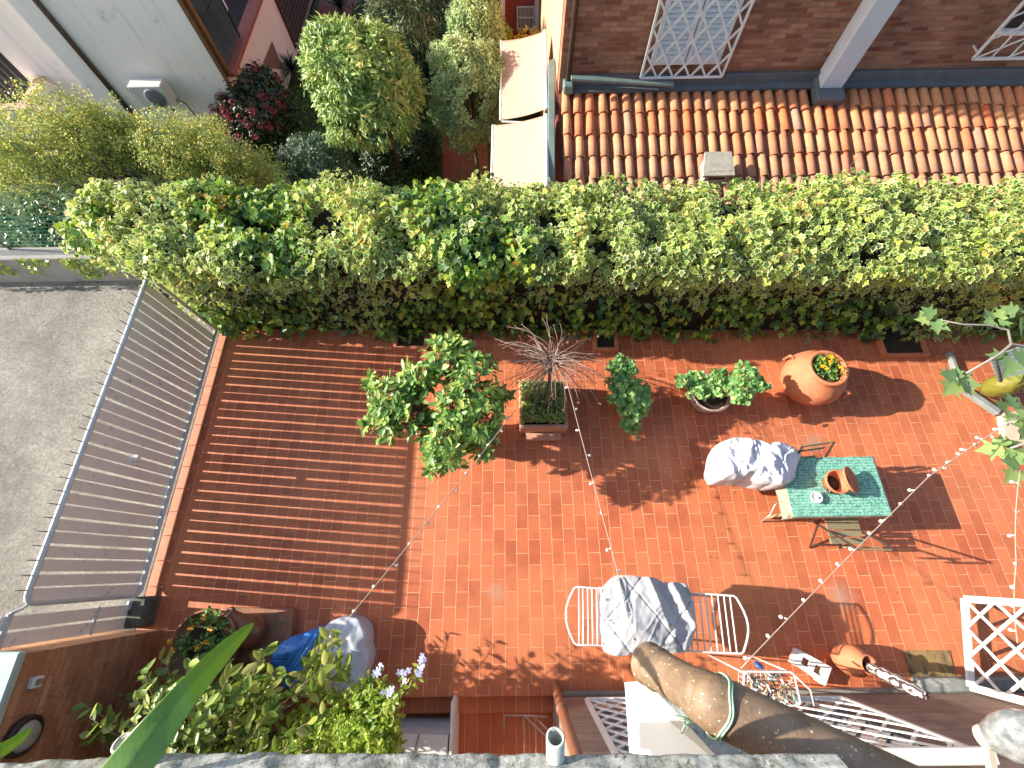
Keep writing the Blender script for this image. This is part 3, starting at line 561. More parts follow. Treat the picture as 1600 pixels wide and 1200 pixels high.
ivy_hedge()
def low_wall():
    t = thing('low_garden_wall', 'low grey concrete wall at the far edge of the car park, ivy hanging over it', 'wall', (-9, 4.55, 0))
    m = MB(); m.box((-9.5, 4.62, .14), (9.8, .24, .86), bev=.015); m.build('concrete_wall', mat('wall_cement', (.33, .32, .29), (.27, .26, .24), 3, .9, .005, dirt=(.16, .16, .13), dscale=3, dlo=.58), t)
    c = []; 
    for k in range(34):
        x = RG.uniform(-9.5, -4.8); top = Vector((x, 4.46, .60)); L = RG.uniform(.08, .5)
        for j in range(int(10+L*40)): c.append((x+RG.normal()*.035, 4.46-RG.uniform(0, .05), .62-L*RG.uniform(0, 1)))
    P = np.array(c); tag(leaves('trailing_ivy', leafmat('trail_leaf', [(0, (.09, .2, .03)), (.6, (.22, .34, .05)), (1, (.5, .5, .08))], None, .4, .35), P, np.tile([0, -1, .6], (len(P), 1)), .055, IVY), 'yellow-green ivy shoots trailing down the low grey concrete wall', 'ivy')
    f = thing('wire_fence', 'green wire fence standing on the low concrete wall left of the ivy hedge', 'fence', (-7.5, 4.7, .57)); m = MB()
    for z in np.linspace(.68, 1.25, 9): m.tube([(-11, 4.7, z), (-8, 4.7, z-.02), (-5.3, 4.7, z)], .0045, 4)
    m.build('wires', mat('green_wire', (.05, .30, .22), (.04, .25, .18), 5, .4), f)
    for x in (-9.6, -7.9, -5.9): m = MB(); m.tube([(x, 4.7, .55), (x, 4.7, 1.28)], .02, 8); m.build('post', M_GREENM, f)
    P, N, C = clusters((-7.4, 5.5, .2), (2.4, .7, .75), 170, 34, .2, .3)
    s = leaves('foliage', leafmat('dim_ivy', [(0, (.02, .07, .03)), (.6, (.05, .14, .05)), (1, (.16, .26, .08))], None, .35, .25), P, N, .07, OVAL)
    b = thing('shrub', 'dark green glossy shrub behind the green wire fence', 'shrub', (-7.4, 5.5, GZ)); s.parent = b; s.location = s.location-b.location
    m = stems(MB(), (-7.4, 5.5, GZ), C, .03, 20); m.build('stems', M_BARK, b)
low_wall()
def shrub(name, label, cat, base, c, rad, n, m_, cr, size, tmpl, lm, shell=.75, low=-1., tilt=.6, droop=.2, group=None, r0=.03, ns=26, trunk=None, extra=None, flat=1., sv=.35, Dout=False):
    t = thing(name, label, cat, base, group); P, N, C = clusters(c, rad, n, m_, cr, shell, low, flat)
    f = fnoise(P, 1.6/max(.3, rad[0]), 3); P = P+nrm(P-np.array(c))*(f*.16*max(rad))[:, None]
    D = nrm(P-np.array(c)) if Dout else None; rn = np.clip(RG.uniform(size=len(P))*.7+.15+.4*fnoise(P, 2.5, 9), 0, 1)
    leaves('crown' if trunk else 'foliage', lm, P, N, size, tmpl, t, tilt, D, droop, None, rn, sv)
    m = MB()
    if trunk:
        b = Vector(base); k = Vector(trunk); m.tube([b, b.lerp(k, .5)+Vector((.03, .02, 0)), k], [r0, r0*.85, r0*.7], 9); stems(m, k, C, r0*.5, ns); m.build('trunk', M_BARK, t)
    else: stems(m, base, C, r0, ns); m.build('stems', M_BARK, t)
    if extra: extra(t, P, C)
    return t
G_ = lambda *s: [(p, c) for p, c in s]
def garden():
    bright = leafmat('bright_leaf', G_((0, (.08, .17, .05)), (.4, (.22, .36, .09)), (.8, (.46, .56, .18)), (1, (.6, .55, .18))), None, .4, .3)
    c = az(572, 140, .35); b = az(622, 275, GZ)
    shrub('round_tree', 'bright green round-topped tree with a leaning trunk, largest in the garden behind the hedge', 'tree', (b.x, b.y, GZ), c, (1.02, .98, 1.1), 330, 34, .17, .13, LANCE, bright, .86, -.75, .55, .1, r0=.08, trunk=(c.x+.2, c.y+.05, -.55), Dout=True)
    grey = leafmat('grey_green_leaf', G_((0, (.16, .26, .11)), (.5, (.34, .47, .19)), (1, (.55, .62, .30))), None, .5, .25)
    c = az(733, 150, -.1); shrub('topiary_shrub', 'egg-shaped clipped grey-green shrub, the nearer of the two beside the pink awnings', 'shrub', (c.x, c.y, GZ), c, (.80, .78, 1.1), 460, 60, .13, .06, SMALL, grey, .85, -.9, .7, 0, 'clipped egg-shaped shrubs', .05, trunk=(c.x, c.y, -1.2))
    c = az(741, 55, .0); shrub('topiary_shrub', 'egg-shaped clipped grey-green shrub, the farther and smaller one behind its twin', 'shrub', (c.x, c.y, GZ), c, (.66, .62, .85), 300, 55, .12, .06, SMALL, grey, .85, -.9, .7, 0, 'clipped egg-shaped shrubs', .05, trunk=(c.x, c.y, -1.4))
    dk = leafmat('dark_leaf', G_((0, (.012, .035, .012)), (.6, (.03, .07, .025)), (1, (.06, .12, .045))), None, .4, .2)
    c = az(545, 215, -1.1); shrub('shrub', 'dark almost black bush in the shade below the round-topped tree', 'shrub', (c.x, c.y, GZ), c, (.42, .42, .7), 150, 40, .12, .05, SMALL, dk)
    c = az(497, 268, -.9); shrub('shrub', 'small grey-green rounded bush just behind the ivy hedge, left of the tree trunk', 'shrub', (c.x, c.y, GZ), c, (.72, .5, .75), 240, 50, .13, .055, SMALL, leafmat('sage_leaf', G_((0, (.06, .11, .06)), (.6, (.12, .19, .10)), (1, (.24, .32, .20))), None, .5, .25))
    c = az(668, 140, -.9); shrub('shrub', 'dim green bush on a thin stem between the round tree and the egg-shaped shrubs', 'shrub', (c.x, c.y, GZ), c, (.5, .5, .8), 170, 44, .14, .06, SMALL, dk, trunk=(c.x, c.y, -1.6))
    c = az(662, 42, -.2); shrub('oleander', 'tall shrub with narrow drooping leaves at the top edge, behind the round tree', 'shrub', (c.x, c.y, GZ), c, (1.35, 1.0, 1.25), 300, 34, .26, .17, SLIM, leafmat('oleander_leaf', G_((0, (.04, .08, .03)), (.55, (.10, .15, .06)), (1, (.26, .26, .10))), None, .45, .25), .6, -.9, .5, .5, Dout=True, trunk=(c.x, c.y, -1.5), r0=.06)
    c = az(776, 84, -.7); shrub('shrub', 'yellow-green leafy bush between the two egg-shaped shrubs and the far awning', 'shrub', (c.x, c.y, GZ), c, (.34, .5, .7), 130, 40, .14, .075, OVAL, leafmat('lime_leaf', G_((0, (.16, .24, .03)), (.6, (.30, .38, .05)), (1, (.48, .46, .06))), None, .4, .3))
    c = az(824, 50, -.2)
    shrub('shrub', 'small bright yellow-leaved shrub in front of the white barred window', 'shrub', (c.x, c.y+.1, GZ), (c.x, c.y, -.5), (.42, .25, .3), 50, 34, .14, .07, OVAL, leafmat('yellow_leaf', G_((0, (.30, .30, .03)), (.6, (.55, .45, .03)), (1, (.66, .36, .04))), None, .4, .3))
    # flowering hydrangea
    c = az(398, 172, -1.2)
    def heads(t, P, C):
        u = nrm(RG.normal(size=(70, 3))); u[:, 2] = abs(u[:, 2]); Q = np.array(c)+u*np.array([.85, 1.15, .72]); pp = []; nn = []
        for q in Q:
            v = nrm(RG.normal(size=(34, 3))); pp.append(q+v*.085); nn.append(v)
        leaves('flowers', leafmat('pink_petal', G_((0, (.22, .035, .05)), (.6, (.36, .07, .09)), (1, (.44, .16, .14))), None, .6, .2), np.concatenate(pp), np.concatenate(nn), .055, PETAL, t, .3)['kind'] = 'stuff'
    shrub('hydrangea', 'shaded bush covered in dull red and pink flower heads beside the white house', 'shrub', (c.x, c.y, GZ), c, (.85, 1.15, .75), 240, 34, .17, .10, OVAL, dk, extra=heads)
    # spiky plants
    def spiky(name, label, base, n, L, w, up, grp=None):
        t = thing(name, label, 'plant', base, grp); m = MB(); b = Vector(base)+Vector((0, 0, up))
        for k in range(n):
            a = RG.uniform(0, 2*pi); el = RG.uniform(.1, 1.35); d = Vector((cos(a)*cos(el), sin(a)*cos(el), sin(el))); s = d.cross(Vector((0, 0, 1))).normalized()*w; l = L*RG.uniform(.7, 1.1)
            p = [b, b+d*l*.5+Vector((0, 0, .02)), b+d*l-Vector((0, 0, l*.18))]; m.add([p[0]-s*.6, p[0]+s*.6, p[1]+s, p[1]-s, p[2]], [(0, 1, 2, 3), (3, 2, 4)])
        m.build('blades', mat('blade_green', (.03, .08, .03), (.02, .05, .022), 6, .4), t)
        if up > .1: m = MB(); m.tube([base, b], [.09, .07], 8); m.build('stem', M_BARK, t)
    b = az(466, 130, GZ); spiky('yucca', 'spiky dark green yucca beside the corner of the white house', b, 90, .62, .018, .35)
    b = az(540, 38, GZ); spiky('sago_palm', 'dark sago palm with arching fronds on the red tiled path', b, 110, .85, .02, .45)
    # dim planting that fills the shaded garden
    P = []; 
    for k in range(16000):
        x = RG.uniform(-6.2, .6); y = RG.uniform(5.2, 15); P.append((x, y, GZ+.02+abs(RG.normal())*.05))
    P = np.array(P); nz = fnoise(P, .9); P = P[nz > -.25]
    tag(leaves('ground_cover', leafmat('lawn_blade', G_((0, (.10, .30, .03)), (1, (.24, .50, .06))), None, .5, .3), P, np.tile([0, 0, 1], (len(P), 1)), .10, SLIM, tilt=1., droop=-.6), kind='stuff', label='rough grass and low plants covering the shaded garden ground', cat='grass')
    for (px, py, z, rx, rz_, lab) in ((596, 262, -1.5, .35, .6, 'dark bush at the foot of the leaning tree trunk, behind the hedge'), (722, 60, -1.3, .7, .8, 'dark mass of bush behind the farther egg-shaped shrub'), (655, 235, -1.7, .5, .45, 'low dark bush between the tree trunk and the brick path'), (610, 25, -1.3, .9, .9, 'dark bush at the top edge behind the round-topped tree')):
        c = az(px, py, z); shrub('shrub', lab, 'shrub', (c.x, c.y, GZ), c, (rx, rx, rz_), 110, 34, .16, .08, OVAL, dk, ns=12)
    # feathery shrub upper left
    fe = leafmat('feathery_leaf', G_((0, (.16, .27, .08)), (.45, (.34, .44, .11)), (.85, (.56, .54, .12)), (1, (.64, .46, .08))), None, .5, .35)
    c = Vector((-6.0, 6.3, -.1))
    t = thing('feathery_shrub', 'wide airy yellow-green shrub spreading in front of the white house', 'shrub', (-6.2, 6.4, GZ)); pp = []; nn = []; m = MB()
    CC = []
    for (px, py, z, rx, ry, rz_, nb) in ((285, 245, .2, 1.0, .6, .8, 290), (130, 225, .35, 1.0, .7, 1.1, 360), (20, 250, .3, 1.0, .8, 1.0, 240), (360, 272, 0, .7, .5, .65, 150), (392, 268, -.2, .6, .5, .6, 120), (320, 215, 0, .5, .4, .6, 70), (190, 215, .4, .8, .5, .7, 160)):
        c = az(px, py, z); P, N, C = clusters(c, (rx, ry, rz_), nb, 48, .17, .25, -.8, .8); pp.append(P); nn.append(N); CC.append(C)
    C = np.concatenate(CC); leaves('foliage', fe, np.concatenate(pp), np.concatenate(nn), .043, SMALL, t, .9)
    stems(m, (-6.2, 6.4, GZ), C, .04, 90); m.build('stems', M_BARK, t)
garden()
# ================================================================== FENCE AND PIER
def fence():
    X = -4.66; y0, y1 = -.27, 3.46; zb, zt = .11, 1.47
    t = thing('board_fence', 'long white board fence with a rounded top rail between terrace and car park', 'fence', (X, 1.6, 0))
    m = MB(); k = 0; y = y0+.075
    while y < y1-.04:
        w = .108 if k % 2 else .112; m.box((X+random.gauss(0, .002), y, (zb+zt)/2), (.018, w, zt-zb-.03), Matrix.Rotation(random.gauss(0, .003), 3, 'X'), .003); y += .135 if k % 2 else .126; k += 1
    m.build('boards', M_FENCE, t)
    r = .1; P = [(X+.03, y1, zb), (X+.03, y1, zt-.05), (X+.03, y1-.05, zt), (X+.03, y0+r, zt)]
    for a in np.linspace(0, pi/2, 6): P.append((X+.03, y0+r-r*sin(a), zt-r+r*cos(a)))
    P += [(X+.03, y0, zb+.1)]+[(X+.03, y0+.1-.1*cos(a), zb+.1-.1*sin(a)) for a in np.linspace(.3, pi/2, 5)]+[(X+.03, y1, zb)]
    m = MB(); m.tube(P, .026, 10); m.build('tube_frame', M_FRAIL, t)
    y = y0+.12; first = None; k = 0
    while y < y1-.05:
        if first is None:
            m = MB(); m.tube([(X+.03, y, zt+.015), (X+.03, y, zt+.13)], [.006, .0035], 6); first = m.build('spike', M_IRON, t, None); 
        else: o = first.copy(); o.parent = t; o.location = (0, y-y0-.12, 0); COL.objects.link(o)
        y += .131; k += 1
    m = MB(); m.box((X+.04, 1.28, .78), (.05, .09, .05), bev=.005); m.box((X+.04, 1.22, .74), (.05, .02, .12), bev=.003); m.build('latch', M_FENCE, t)
    g = thing('fence_panel', 'short white two-board panel between the long fence and the brick wall', 'fence', (X, -.48, 0)); m = MB()
    m.box((X, -.42, .86), (.02, .12, 1.5), bev=.004); m.box((X, -.56, .86), (.02, .12, 1.5), bev=.004); m.build('boards', M_FENCE, g)
    for q_, s_ in (((X+.02, -.49, 1.55), (.03, .30, .05)), ((X+.02, -.49, .62), (.012, .28, .035)), ((X+.02, -.37, .2), (.03, .1, .08))): m = MB(); m.box(q_, s_, bev=.004); m.build('crossbar', M_FRAIL, g)
    m = MB(); m.tube([(X+.02, -.27, 1.42), (X+.02, -.31, 1.46), (X+.02, -.34, 1.55)], .012, 6); m.build('hook', M_FRAIL, g)
    m = MB(); m.box((-4.60, -.45, .07), (.30, .34, .24), .04, .03); tag(m.build('stone_block', M_MOSS), 'dark mossy stone block at the foot of the white fence panel', 'stone block')
    # brick pier with its pale coping
    t = thing('brick_wall', 'low brown brick wall with a pale green coping at the lower left corner', 'wall', (-4.6, -1.6, 0))
    bm_ = brickmat('pier_brick', (.42, .19, .09), (.58, .32, .17), (.34, .23, .15), .25, .066, .005, 'yz', .92, (0, 0), .5, .85, .004, (.10, .05, .035), .3)
    m = MB(); m.prism([(-4.32, -.652), (-4.32, -3.4), (-4.9, -3.4), (-4.9, -.652)], 0, 1.60); m.build('brickwork', bm_, t)
    m = MB(); m.box((-4.62, -2.03, 1.635), (.64, 2.8, .07), bev=.012); m.build('coping', mat('pale_coping', (.42, .52, .49), (.34, .43, .41), 5, .8, .003, dirt=(.3, .34, .3), dscale=6, dlo=.6), t)
    c = ax(52, 1066, -4.32); m = MB(); m.box((-4.30, c.y, c.z), (.05, .09, .10), bev=.008); o = m.build('socket_box', M_WHITE, t); m = MB(); m.box((-4.272, c.y-.0, c.z-.006), (.008, .05, .06), bev=.002); m.build('socket_cover', M_CONC, o)
    c = ax(30, 1150, -4.32)
    l_ = thing('wall_lamp', 'round dark-rimmed wall lamp on the low brick wall at the bottom left corner', 'lamp', c)
    m = MB(); m.lathe([(0, 0), (.13, 0), (.15, .02), (.15, .06), (.12, .075), (.12, .05)], c, 28, (1, 0, 0)); m.build('lamp_rim', M_IRON, l_)
    m = MB(); m.lathe([(.12, .05), (.10, .085), (.06, .105), (0, .11)], c, 28, (1, 0, 0)); m.build('lamp_glass', mat('frosted', (.42, .42, .38), (.34, .34, .30), 9, .35), l_)
fence()
# ================================================================== THE HOUSE WE LOOK DOWN FROM
def own_house():
    Yf = -1.345; XL = .40
    h = thing('rendered_house', 'brown rendered house wall with white window grilles at the bottom of the view', 'house', (5, -4, 0))
    br = brickmat('facade_cladding', (.30, .215, .17), (.40, .29, .235), (.20, .145, .115), 1.2, .045, .004, 'xz', .85, (0, 0), .5, .7, .003)
    m = MB(); m.prism([(XL, Yf), (9.5, Yf), (9.5, -6), (XL, -6)], -.5, 5.0); m.build('front_wall', br, h)
    m = MB(); m.prism([(-4.3, -2.65), (XL, -2.65), (XL, -6), (-4.3, -6)], -.6, 5.0); m.build('rear_wall', br, h)
    m = MB(); m.prism([(-6, -.62), (9.5, -.62), (9.5, -6), (-6, -6)], 5.0, 5.12) if 0 else m.prism([(-6, -1.0), (9.5, -1.0), (9.5, -6), (-6, -6)], 4.98, 5.1); m.build('balcony_slab', M_CONC, h)
    m = MB(); m.box((4.9, Yf+.02, .05), (9.0, .04, .10), bev=.006); m.build('wall_skirting', mat('skirting', (.30, .26, .22), (.22, .19, .16), 6, .85, .003), h)
    # small lattice window and the larger one
    def grille(p0, p1, z1, nx, lab=None, sl=1.0):
        x0, x1, z0 = p0, p1[0], p1[1]; m = MB(); y = Yf+.085
        for X in (x0, x1): m.bar((X, y, z0), (X, y, z1), .045, .035, (0, 1, 0), .004)
        for Z in (z0, z1): m.bar((x0, y, Z), (x1, y, Z), .035, .045, (0, 1, 0), .004)
        st = (x1-x0)/nx
        for sg in (1, -1):
            for k in range(-40, 60):
                xs = x0+k*st; X_a, X_b = xs, xs+sg*(z1-z0)/sl; lo, hi = max(x0, min(X_a, X_b)), min(x1, max(X_a, X_b))
                if hi-lo < .02: continue
                za = z0+sl*(lo-xs)*sg; zb = z0+sl*(hi-xs)*sg; m.bar((lo, y+.006*sg, za), (hi, y+.006*sg, zb), .026, .012, (0, 1, 0))
        g = m.build('window_grille', M_WHITE, h)
        m = MB(); m.box(((x0+x1)/2, Yf+.012, (z0+z1)/2), (x1-x0-.06, .024, z1-z0-.06)); m.build('window_glass', M_GLASS, h)
    a = ay(917, 1094, Yf+.085); grille(a.x, (a.x+1.1, a.z), a.z+1.6, 5)
    a, b = ay(1180, 1093, Yf+.085), ay(1328, 1096, Yf+.085); grille(a.x-.3, (b.x, a.z), a.z+1.40, 4)
    m = MB(); m.box(((a.x+b.x)/2-.15, Yf+.09, a.z+1.47), (b.x-a.x+.42, .10, .05), bev=.01); m.build('window_sill', M_WHITE, h)
    # brown downpipe with its swan neck
    q = ay(888, 1150, Yf+.09); t0 = az(862, 1068, .06)
    m = MB(); m.tube([(t0.x+.03, Yf+.10, -.3), (t0.x+.03, Yf+.10, .02), (t0.x+.03, Yf+.10, 1.0), (t0.x+.03, Yf+.10, 4.9)], .047, 12); m.tube([(t0.x+.03, Yf+.10, .9), (t0.x+.03, Yf+.10, 1.02)], .056, 12)
    m.build('downpipe', mat('copper_brown', (.24, .10, .055), (.18, .075, .045), 9, .45), h)
    # right-hand low grey kerb and window boards
    m = MB(); m.box((7.2, Yf+.07, .06), (5.4, .14, .12), bev=.02); m.build('grey_plinth', mat('grey_plinth', (.24, .26, .25), (.15, .165, .16), 6, .9, .003, dirt=(.38, .4, .38), dscale=3, dlo=.55), h)
    # swung-open lattice shutter
    z0 = .16; A_, B_ = az(1507, 936, z0), az(1517, 1074, z0); zt = 2.2
    t = thing('lattice_shutter', 'open white lattice shutter standing out from the house wall at the right edge', 'shutter', A_); m = MB(); up = Vector((0, 0, 1)); dv = (B_-A_); w = dv.length; dv.normalize(); side = dv.cross(up)
    for P in (A_, B_): m.bar(P, P+up*(zt-z0), .075, .035, side, .004)
    for Z in (0, .98, zt-z0): m.bar(A_+up*Z, B_+up*Z, .035, .075, side, .004)
    m.build('frame', M_WHITE, t); m = MB(); st = w/3.0; H_ = zt-z0; f = 1.15
    for sg in (1, -1):
        for k in range(-12, 24):
            xs = k*st; xa, xb = xs, xs+sg*H_/f; lo, hi = max(0, min(xa, xb)), min(w, max(xa, xb))
            if hi-lo < .03: continue
            za, zb = f*(lo-xs)*sg, f*(hi-xs)*sg; m.bar(A_+dv*lo+up*za+side*.006*sg, A_+dv*hi+up*zb+side*.006*sg, .03, .012, side)
    m.build('lattice', M_WHITE, t)
    # wall lantern at the right edge
    c = ay(1592, 1152, Yf+.35); t = thing('wall_lantern', 'cloudy glass wall lantern with a cream fitting at the bottom right corner', 'lamp', c)
    mt, tt, n, l, p = nt('cloudy_glass'); p.inputs['Base Color'].default_value = (.42, .46, .47, 1); p.inputs['Roughness'].default_value = .15; p.inputs['Transmission Weight'].default_value = .45; l.new(ramp(tt, noise(tt, coords(tt), 14, 6), [(.35, (.2, .23, .26)), (.7, (.6, .64, .64))]), p.inputs['Base Color'])
    m = MB(); ax_ = Vector((.35, .25, .9)); m.lathe([(.05, -.16), (.09, -.14), (.13, -.06), (.145, .03), (.13, .11), (.08, .16), (0, .175)], c, 26, ax_); m.build('glass_globe', mt, t)
    m = MB(); e = c-ax_.normalized()*.18; m.lathe([(0, -.03), (.06, -.03), (.07, .0), (.05, .03), (0, .03)], e, 20, ax_); m.bar(e, (e.x-.05, Yf+.03, e.z), .05, .04, bev=.006); m.box((e.x-.06, Yf+.02, e.z), (.12, .04, .14), bev=.008); m.build('fitting', mat('cream_fitting', (.58, .52, .42), (.46, .42, .34), 9, .6), t)
own_house()
def near_things():
    # parapet ledge of our own balcony
    Yp = -.345; zp = 5.03; L = []
    mt, t, n, l, p = nt('weathered_ledge'); v = coords(t)
    c = ramp(t, noise(t, v, 22, 10, .8), [(.36, (.16, .16, .12)), (.48, (.40, .42, .40)), (.60, (.66, .68, .66))]); c = mixc(t, ramp(t, noise(t, v, 75, 8, .8), [(.54, (0, 0, 0)), (.60, (1, 1, 1))]), c, (.13, .12, .09)); c = mixc(t, ramp(t, noise(t, v, 3, 6), [(.58, (0, 0, 0)), (.66, (.7, .7, .7))]), c, (.24, .24, .13))
    l.new(c, p.inputs['Base Color']); p.inputs['Roughness'].default_value = .95; bump(t, noise(t, v, 55, 10, .8), .008, 1.0)
    a, b = az(0, 1190, zp-.04), az(300, 1174, zp-.04); e = az(1130, 1176, zp-.04)
    T = thing('balcony_ledge', 'weathered whitish stone ledge along the bottom edge of the view', 'ledge', (0, -.6, zp-.2)); m = MB(); nx = 150
    def fn(u, v_):
        x = a.x-.6+(e.x+.2-a.x+.6)*u; yf = np.interp(x, [a.x-.6, a.x, b.x, e.x, e.x+1], [a.y-.02, a.y, b.y, e.y, e.y]); yf += .004*mn.noise(Vector((x*18, 0, 0)))+.003*mn.noise(Vector((x*60, 3, 0)))
        pr = [(-.10, -.06), (-.006, -.05), (0, -.03), (-.012, 0), (-.10, .004), (-.3, .006), (-.55, .006)]; k = v_*(len(pr)-1); i = min(int(k), len(pr)-2); f = k-i
        y = pr[i][0]*(1-f)+pr[i+1][0]*f; z = pr[i][1]*(1-f)+pr[i+1][1]*f; nz = mn.noise(Vector((x*25, y*25, z*25)))*.004+mn.noise(Vector((x*70, y*70, z*70)))*.002
        return Vector((x, yf+y+nz*.5, zp+z+nz))
    m.grid(fn, 260, 36); m.build('stone_ledge', mt, T)
    wp = mat('chalky_pipe', (.62, .63, .56), (.44, .44, .38), 40, .9, .002, dirt=(.16, .16, .12), dscale=70, dlo=.54)
    for (px, py, ang, lab) in ((868, 1152, .04, 'short white drain spout on the ledge near the middle of the bottom edge'), (190, 1160, .35, 'short white drain spout on the ledge, partly behind the big sword-shaped leaf')):
        c = az(px, py, zp+.03); dr = Vector((-sin(ang)*.0-.12*sin(ang)*4, .52, .62)).normalized(); o = thing('drain_spout', lab, 'pipe', c-dr*.09, 'white drain spouts on the ledge'); m = MB()
        m.lathe([(.0165, -.12), (.0165, 0), (.0125, .001), (.0118, -.06), (0, -.06)], c, 22, dr); m.build('spout_tube', wp, o); m = MB(); m.lathe([(0, -.05), (.0115, -.05), (.0115, -.049)], c, 16, dr); m.build('spout_bore', M_CONC, o)
    # white wall end with the brown half-round capping pipes
    zt = 4.42; zb = 4.0; T1, T2 = az(1010, 1064, zt), az(1165, 1230, zt); B1, B2 = az(976, 1066, zb), az(986, 1215, zb); U1, U2 = az(1150, 1062, zt), az(1500, 1230, zt)
    W_ = thing('white_wall', 'white plastered balcony wall end below the fat brown pipe', 'wall', (B2.x, B2.y, zb)); m = MB()
    V = [T1, T2, az(1240, 1260, zt), az(1075, 1040, zt), B1, B2, Vector((T2.x+.25, B2.y-.05, zb)), Vector((T1.x+.2, B1.y, zb))]
    m.add(V, [(4, 5, 1, 0), (7, 4, 0, 3), (6, 7, 3, 2), (5, 6, 2, 1), (7, 6, 5, 4)])
    o = m.build('plaster_wall', mat('limewash', (.76, .78, .80), (.66, .69, .72), 4, .9, .004, dirt=(.5, .55, .58), dscale=14, dlo=.6), W_)
    m = MB(); m.add([v+Vector((0, 0, .003)) for v in V[:4]], [(0, 1, 2, 3)]); m.build('wall_top', mat('mortar_top', (.50, .53, .50), (.30, .33, .30), 18, .95, .012, dirt=(.16, .18, .15), dscale=26, dlo=.54), W_)
    m = MB()
    for k in range(90):
        u = RG.uniform(0, 1); q = T1.lerp(T2, u).lerp(U1.lerp(U2, u), RG.uniform(.1, .42)); s = RG.uniform(.004, .013); m.lathe([(0, -s*.4), (s, 0), (s*.7, s*.5), (0, s*.6)], q+Vector((0, 0, .0)), 6, None, .2)
    m.build('mortar_crumbs', mat('mortar_crust', (.55, .58, .54), (.35, .38, .33), 30, .95, .004), W_)
    pm, t, n, l, p = nt('brown_fibre_pipe'); v = coords(t)
    c = ramp(t, noise(t, v, 6, 6), [(.3, (.20, .13, .08)), (.7, (.29, .20, .13))]); c = mixc(t, ramp(t, noise(t, v, 2.5, 6, .7), [(.5, (0, 0, 0)), (.7, (.6, .6, .6))]), c, (.12, .125, .09)); c = mixc(t, ramp(t, noise(t, v, 110, 2, .5), [(.685, (0, 0, 0)), (.70, (1, 1, 1))]), c, (.60, .54, .40)); c = mixc(t, .6, c, ramp(t, noise(t, v, 24, 8, .75), [(.3, (.6, .6, .6)), (.7, (1.3, 1.3, 1.3))]), 'MULTIPLY'); l.new(c, p.inputs['Base Color']); p.inputs['Roughness'].default_value = .6; bump(t, noise(t, v, 90, 8), .003)
    zc = 4.74; A = az(1012, 1036, 4.50); J = az(1118, 1100, zc+.01); E = az(1460, 1262, zc+.02)
    PP = thing('brown_pipe', 'fat brown fibre-cement pipe crossing the lower right, tied with a green cord', 'pipe', A)
    d1 = (J-A).normalized(); d2 = (E-J).normalized(); r1, r2 = .052, .063
    m = MB(); m.lathe([(r1-.010, .04), (r1-.010, 0), (r1+.004, -.001), (r1+.006, .004), (r1+.005, .011), (r1+.001, .013), (r1, .040), (r1+.005, .043), (r1+.005, .052), (r1, .055), (r1+.001, (J-A).length-.09), (r2-.003, (J-A).length-.04), (r2-.002, (J-A).length-.004), (0, (J-A).length-.003)], A, 40, d1); m.build('pipe_section', pm, PP)
    m = MB(); L2 = (E-J).length; m.lathe([((r2-.001)*sin(a_), -(r2-.001)*cos(a_)) for a_ in np.linspace(0, pi/2, 12)]+[(r2, .004), (r2, L2*.9), (r2, L2+.6)], J, 44, d2); m.build('pipe_section', pm, PP)
    m = MB(); m.lathe([(r1-.02, .03), (0, .03)], A, 24, d1); m.build('pipe_bore', M_DARK, PP)
    R = Vector((0, 0, 1)).rotation_difference(d2).to_matrix(); gm = mat('green_cord', (.22, .42, .30), (.4, .5, .4), 60, .8, .002)
    m = MB()
    for j in range(2): m.tube([J+d2*(.004+.006*j+.003*sin(5*a_))+R @ Vector(((r2+.004)*cos(a_), (r2+.004)*sin(a_), 0)) for a_ in np.linspace(0, 2*pi, 41)[:-1]], .0028, 6, closed=True)
    k = az(1085, 1128, zc-.03)
    for s in range(4): m.tube([k, k+Vector((-.02-.008*s, -.006+.006*s, -.01)), k+Vector((-.035+.018*s, -.022+.008*s, .0))], .002, 5)
    m.build('cord', gm, PP)
    # sword-shaped leaf close to the camera, and a second one in the corner
    def blade(label, pts, w, name='sword_leaf'):
        T = thing(name, label, 'leaf', pts[0]); m = MB(); n_ = 28; k = len(pts)
        def cat_(u):
            x = u*(k-1); i = min(int(x), k-2); f = x-i; g = lambda j: pts[max(0, min(k-1, j))]; p0, p1, p2, p3 = g(i-1), g(i), g(i+1), g(i+2); return .5*((2*p1)+(p2-p0)*f+(2*p0-5*p1+4*p2-p3)*f*f+(3*p1-p0-3*p2+p3)*f**3)
        def fn(u, v_):
            q = cat_(u); d = (cat_(min(1, u+.02))-cat_(max(0, u-.02))).normalized(); view = (Vector((0, 0, CH))-q).normalized(); s = d.cross(view).normalized(); up = s.cross(d); x = v_*2-1; ww_ = w*(1-u**2.2)**.75*(1+.1*sin(u*9))
            return q+s*x*ww_-up*(.0 if x < -.12 else .30*(x+.12)*ww_)-up*abs(x)*.1*ww_
        m.grid(fn, 60, 18)
        mt, t, n, l, p = nt('sword_leaf_green'); v = coords(t)
        c = ramp(t, noise(t, coords(t, (150, 45, 60)), 1, 4), [(.30, (.08, .19, .045)), (.5, (.17, .31, .06)), (.7, (.11, .24, .05))]); c = mixc(t, ramp(t, noise(t, v, 90, 3), [(.6, (0, 0, 0)), (.8, (.4, .4, .4))]), c, (.26, .40, .10)); l.new(c, p.inputs['Base Color']); p.inputs['Roughness'].default_value = .35
        tr = n.new('ShaderNodeBsdfTranslucent'); tr.inputs[0].default_value = (.34, .52, .05, 1); mx = n.new('ShaderNodeMixShader'); mx.inputs[0].default_value = .35; l.new(p.outputs[0], mx.inputs[1]); l.new(tr.outputs[0], mx.inputs[2]); l.new(mx.outputs[0], n['Material Output'].inputs[0])
        m.build('blade', mt, T, solid=.0015)
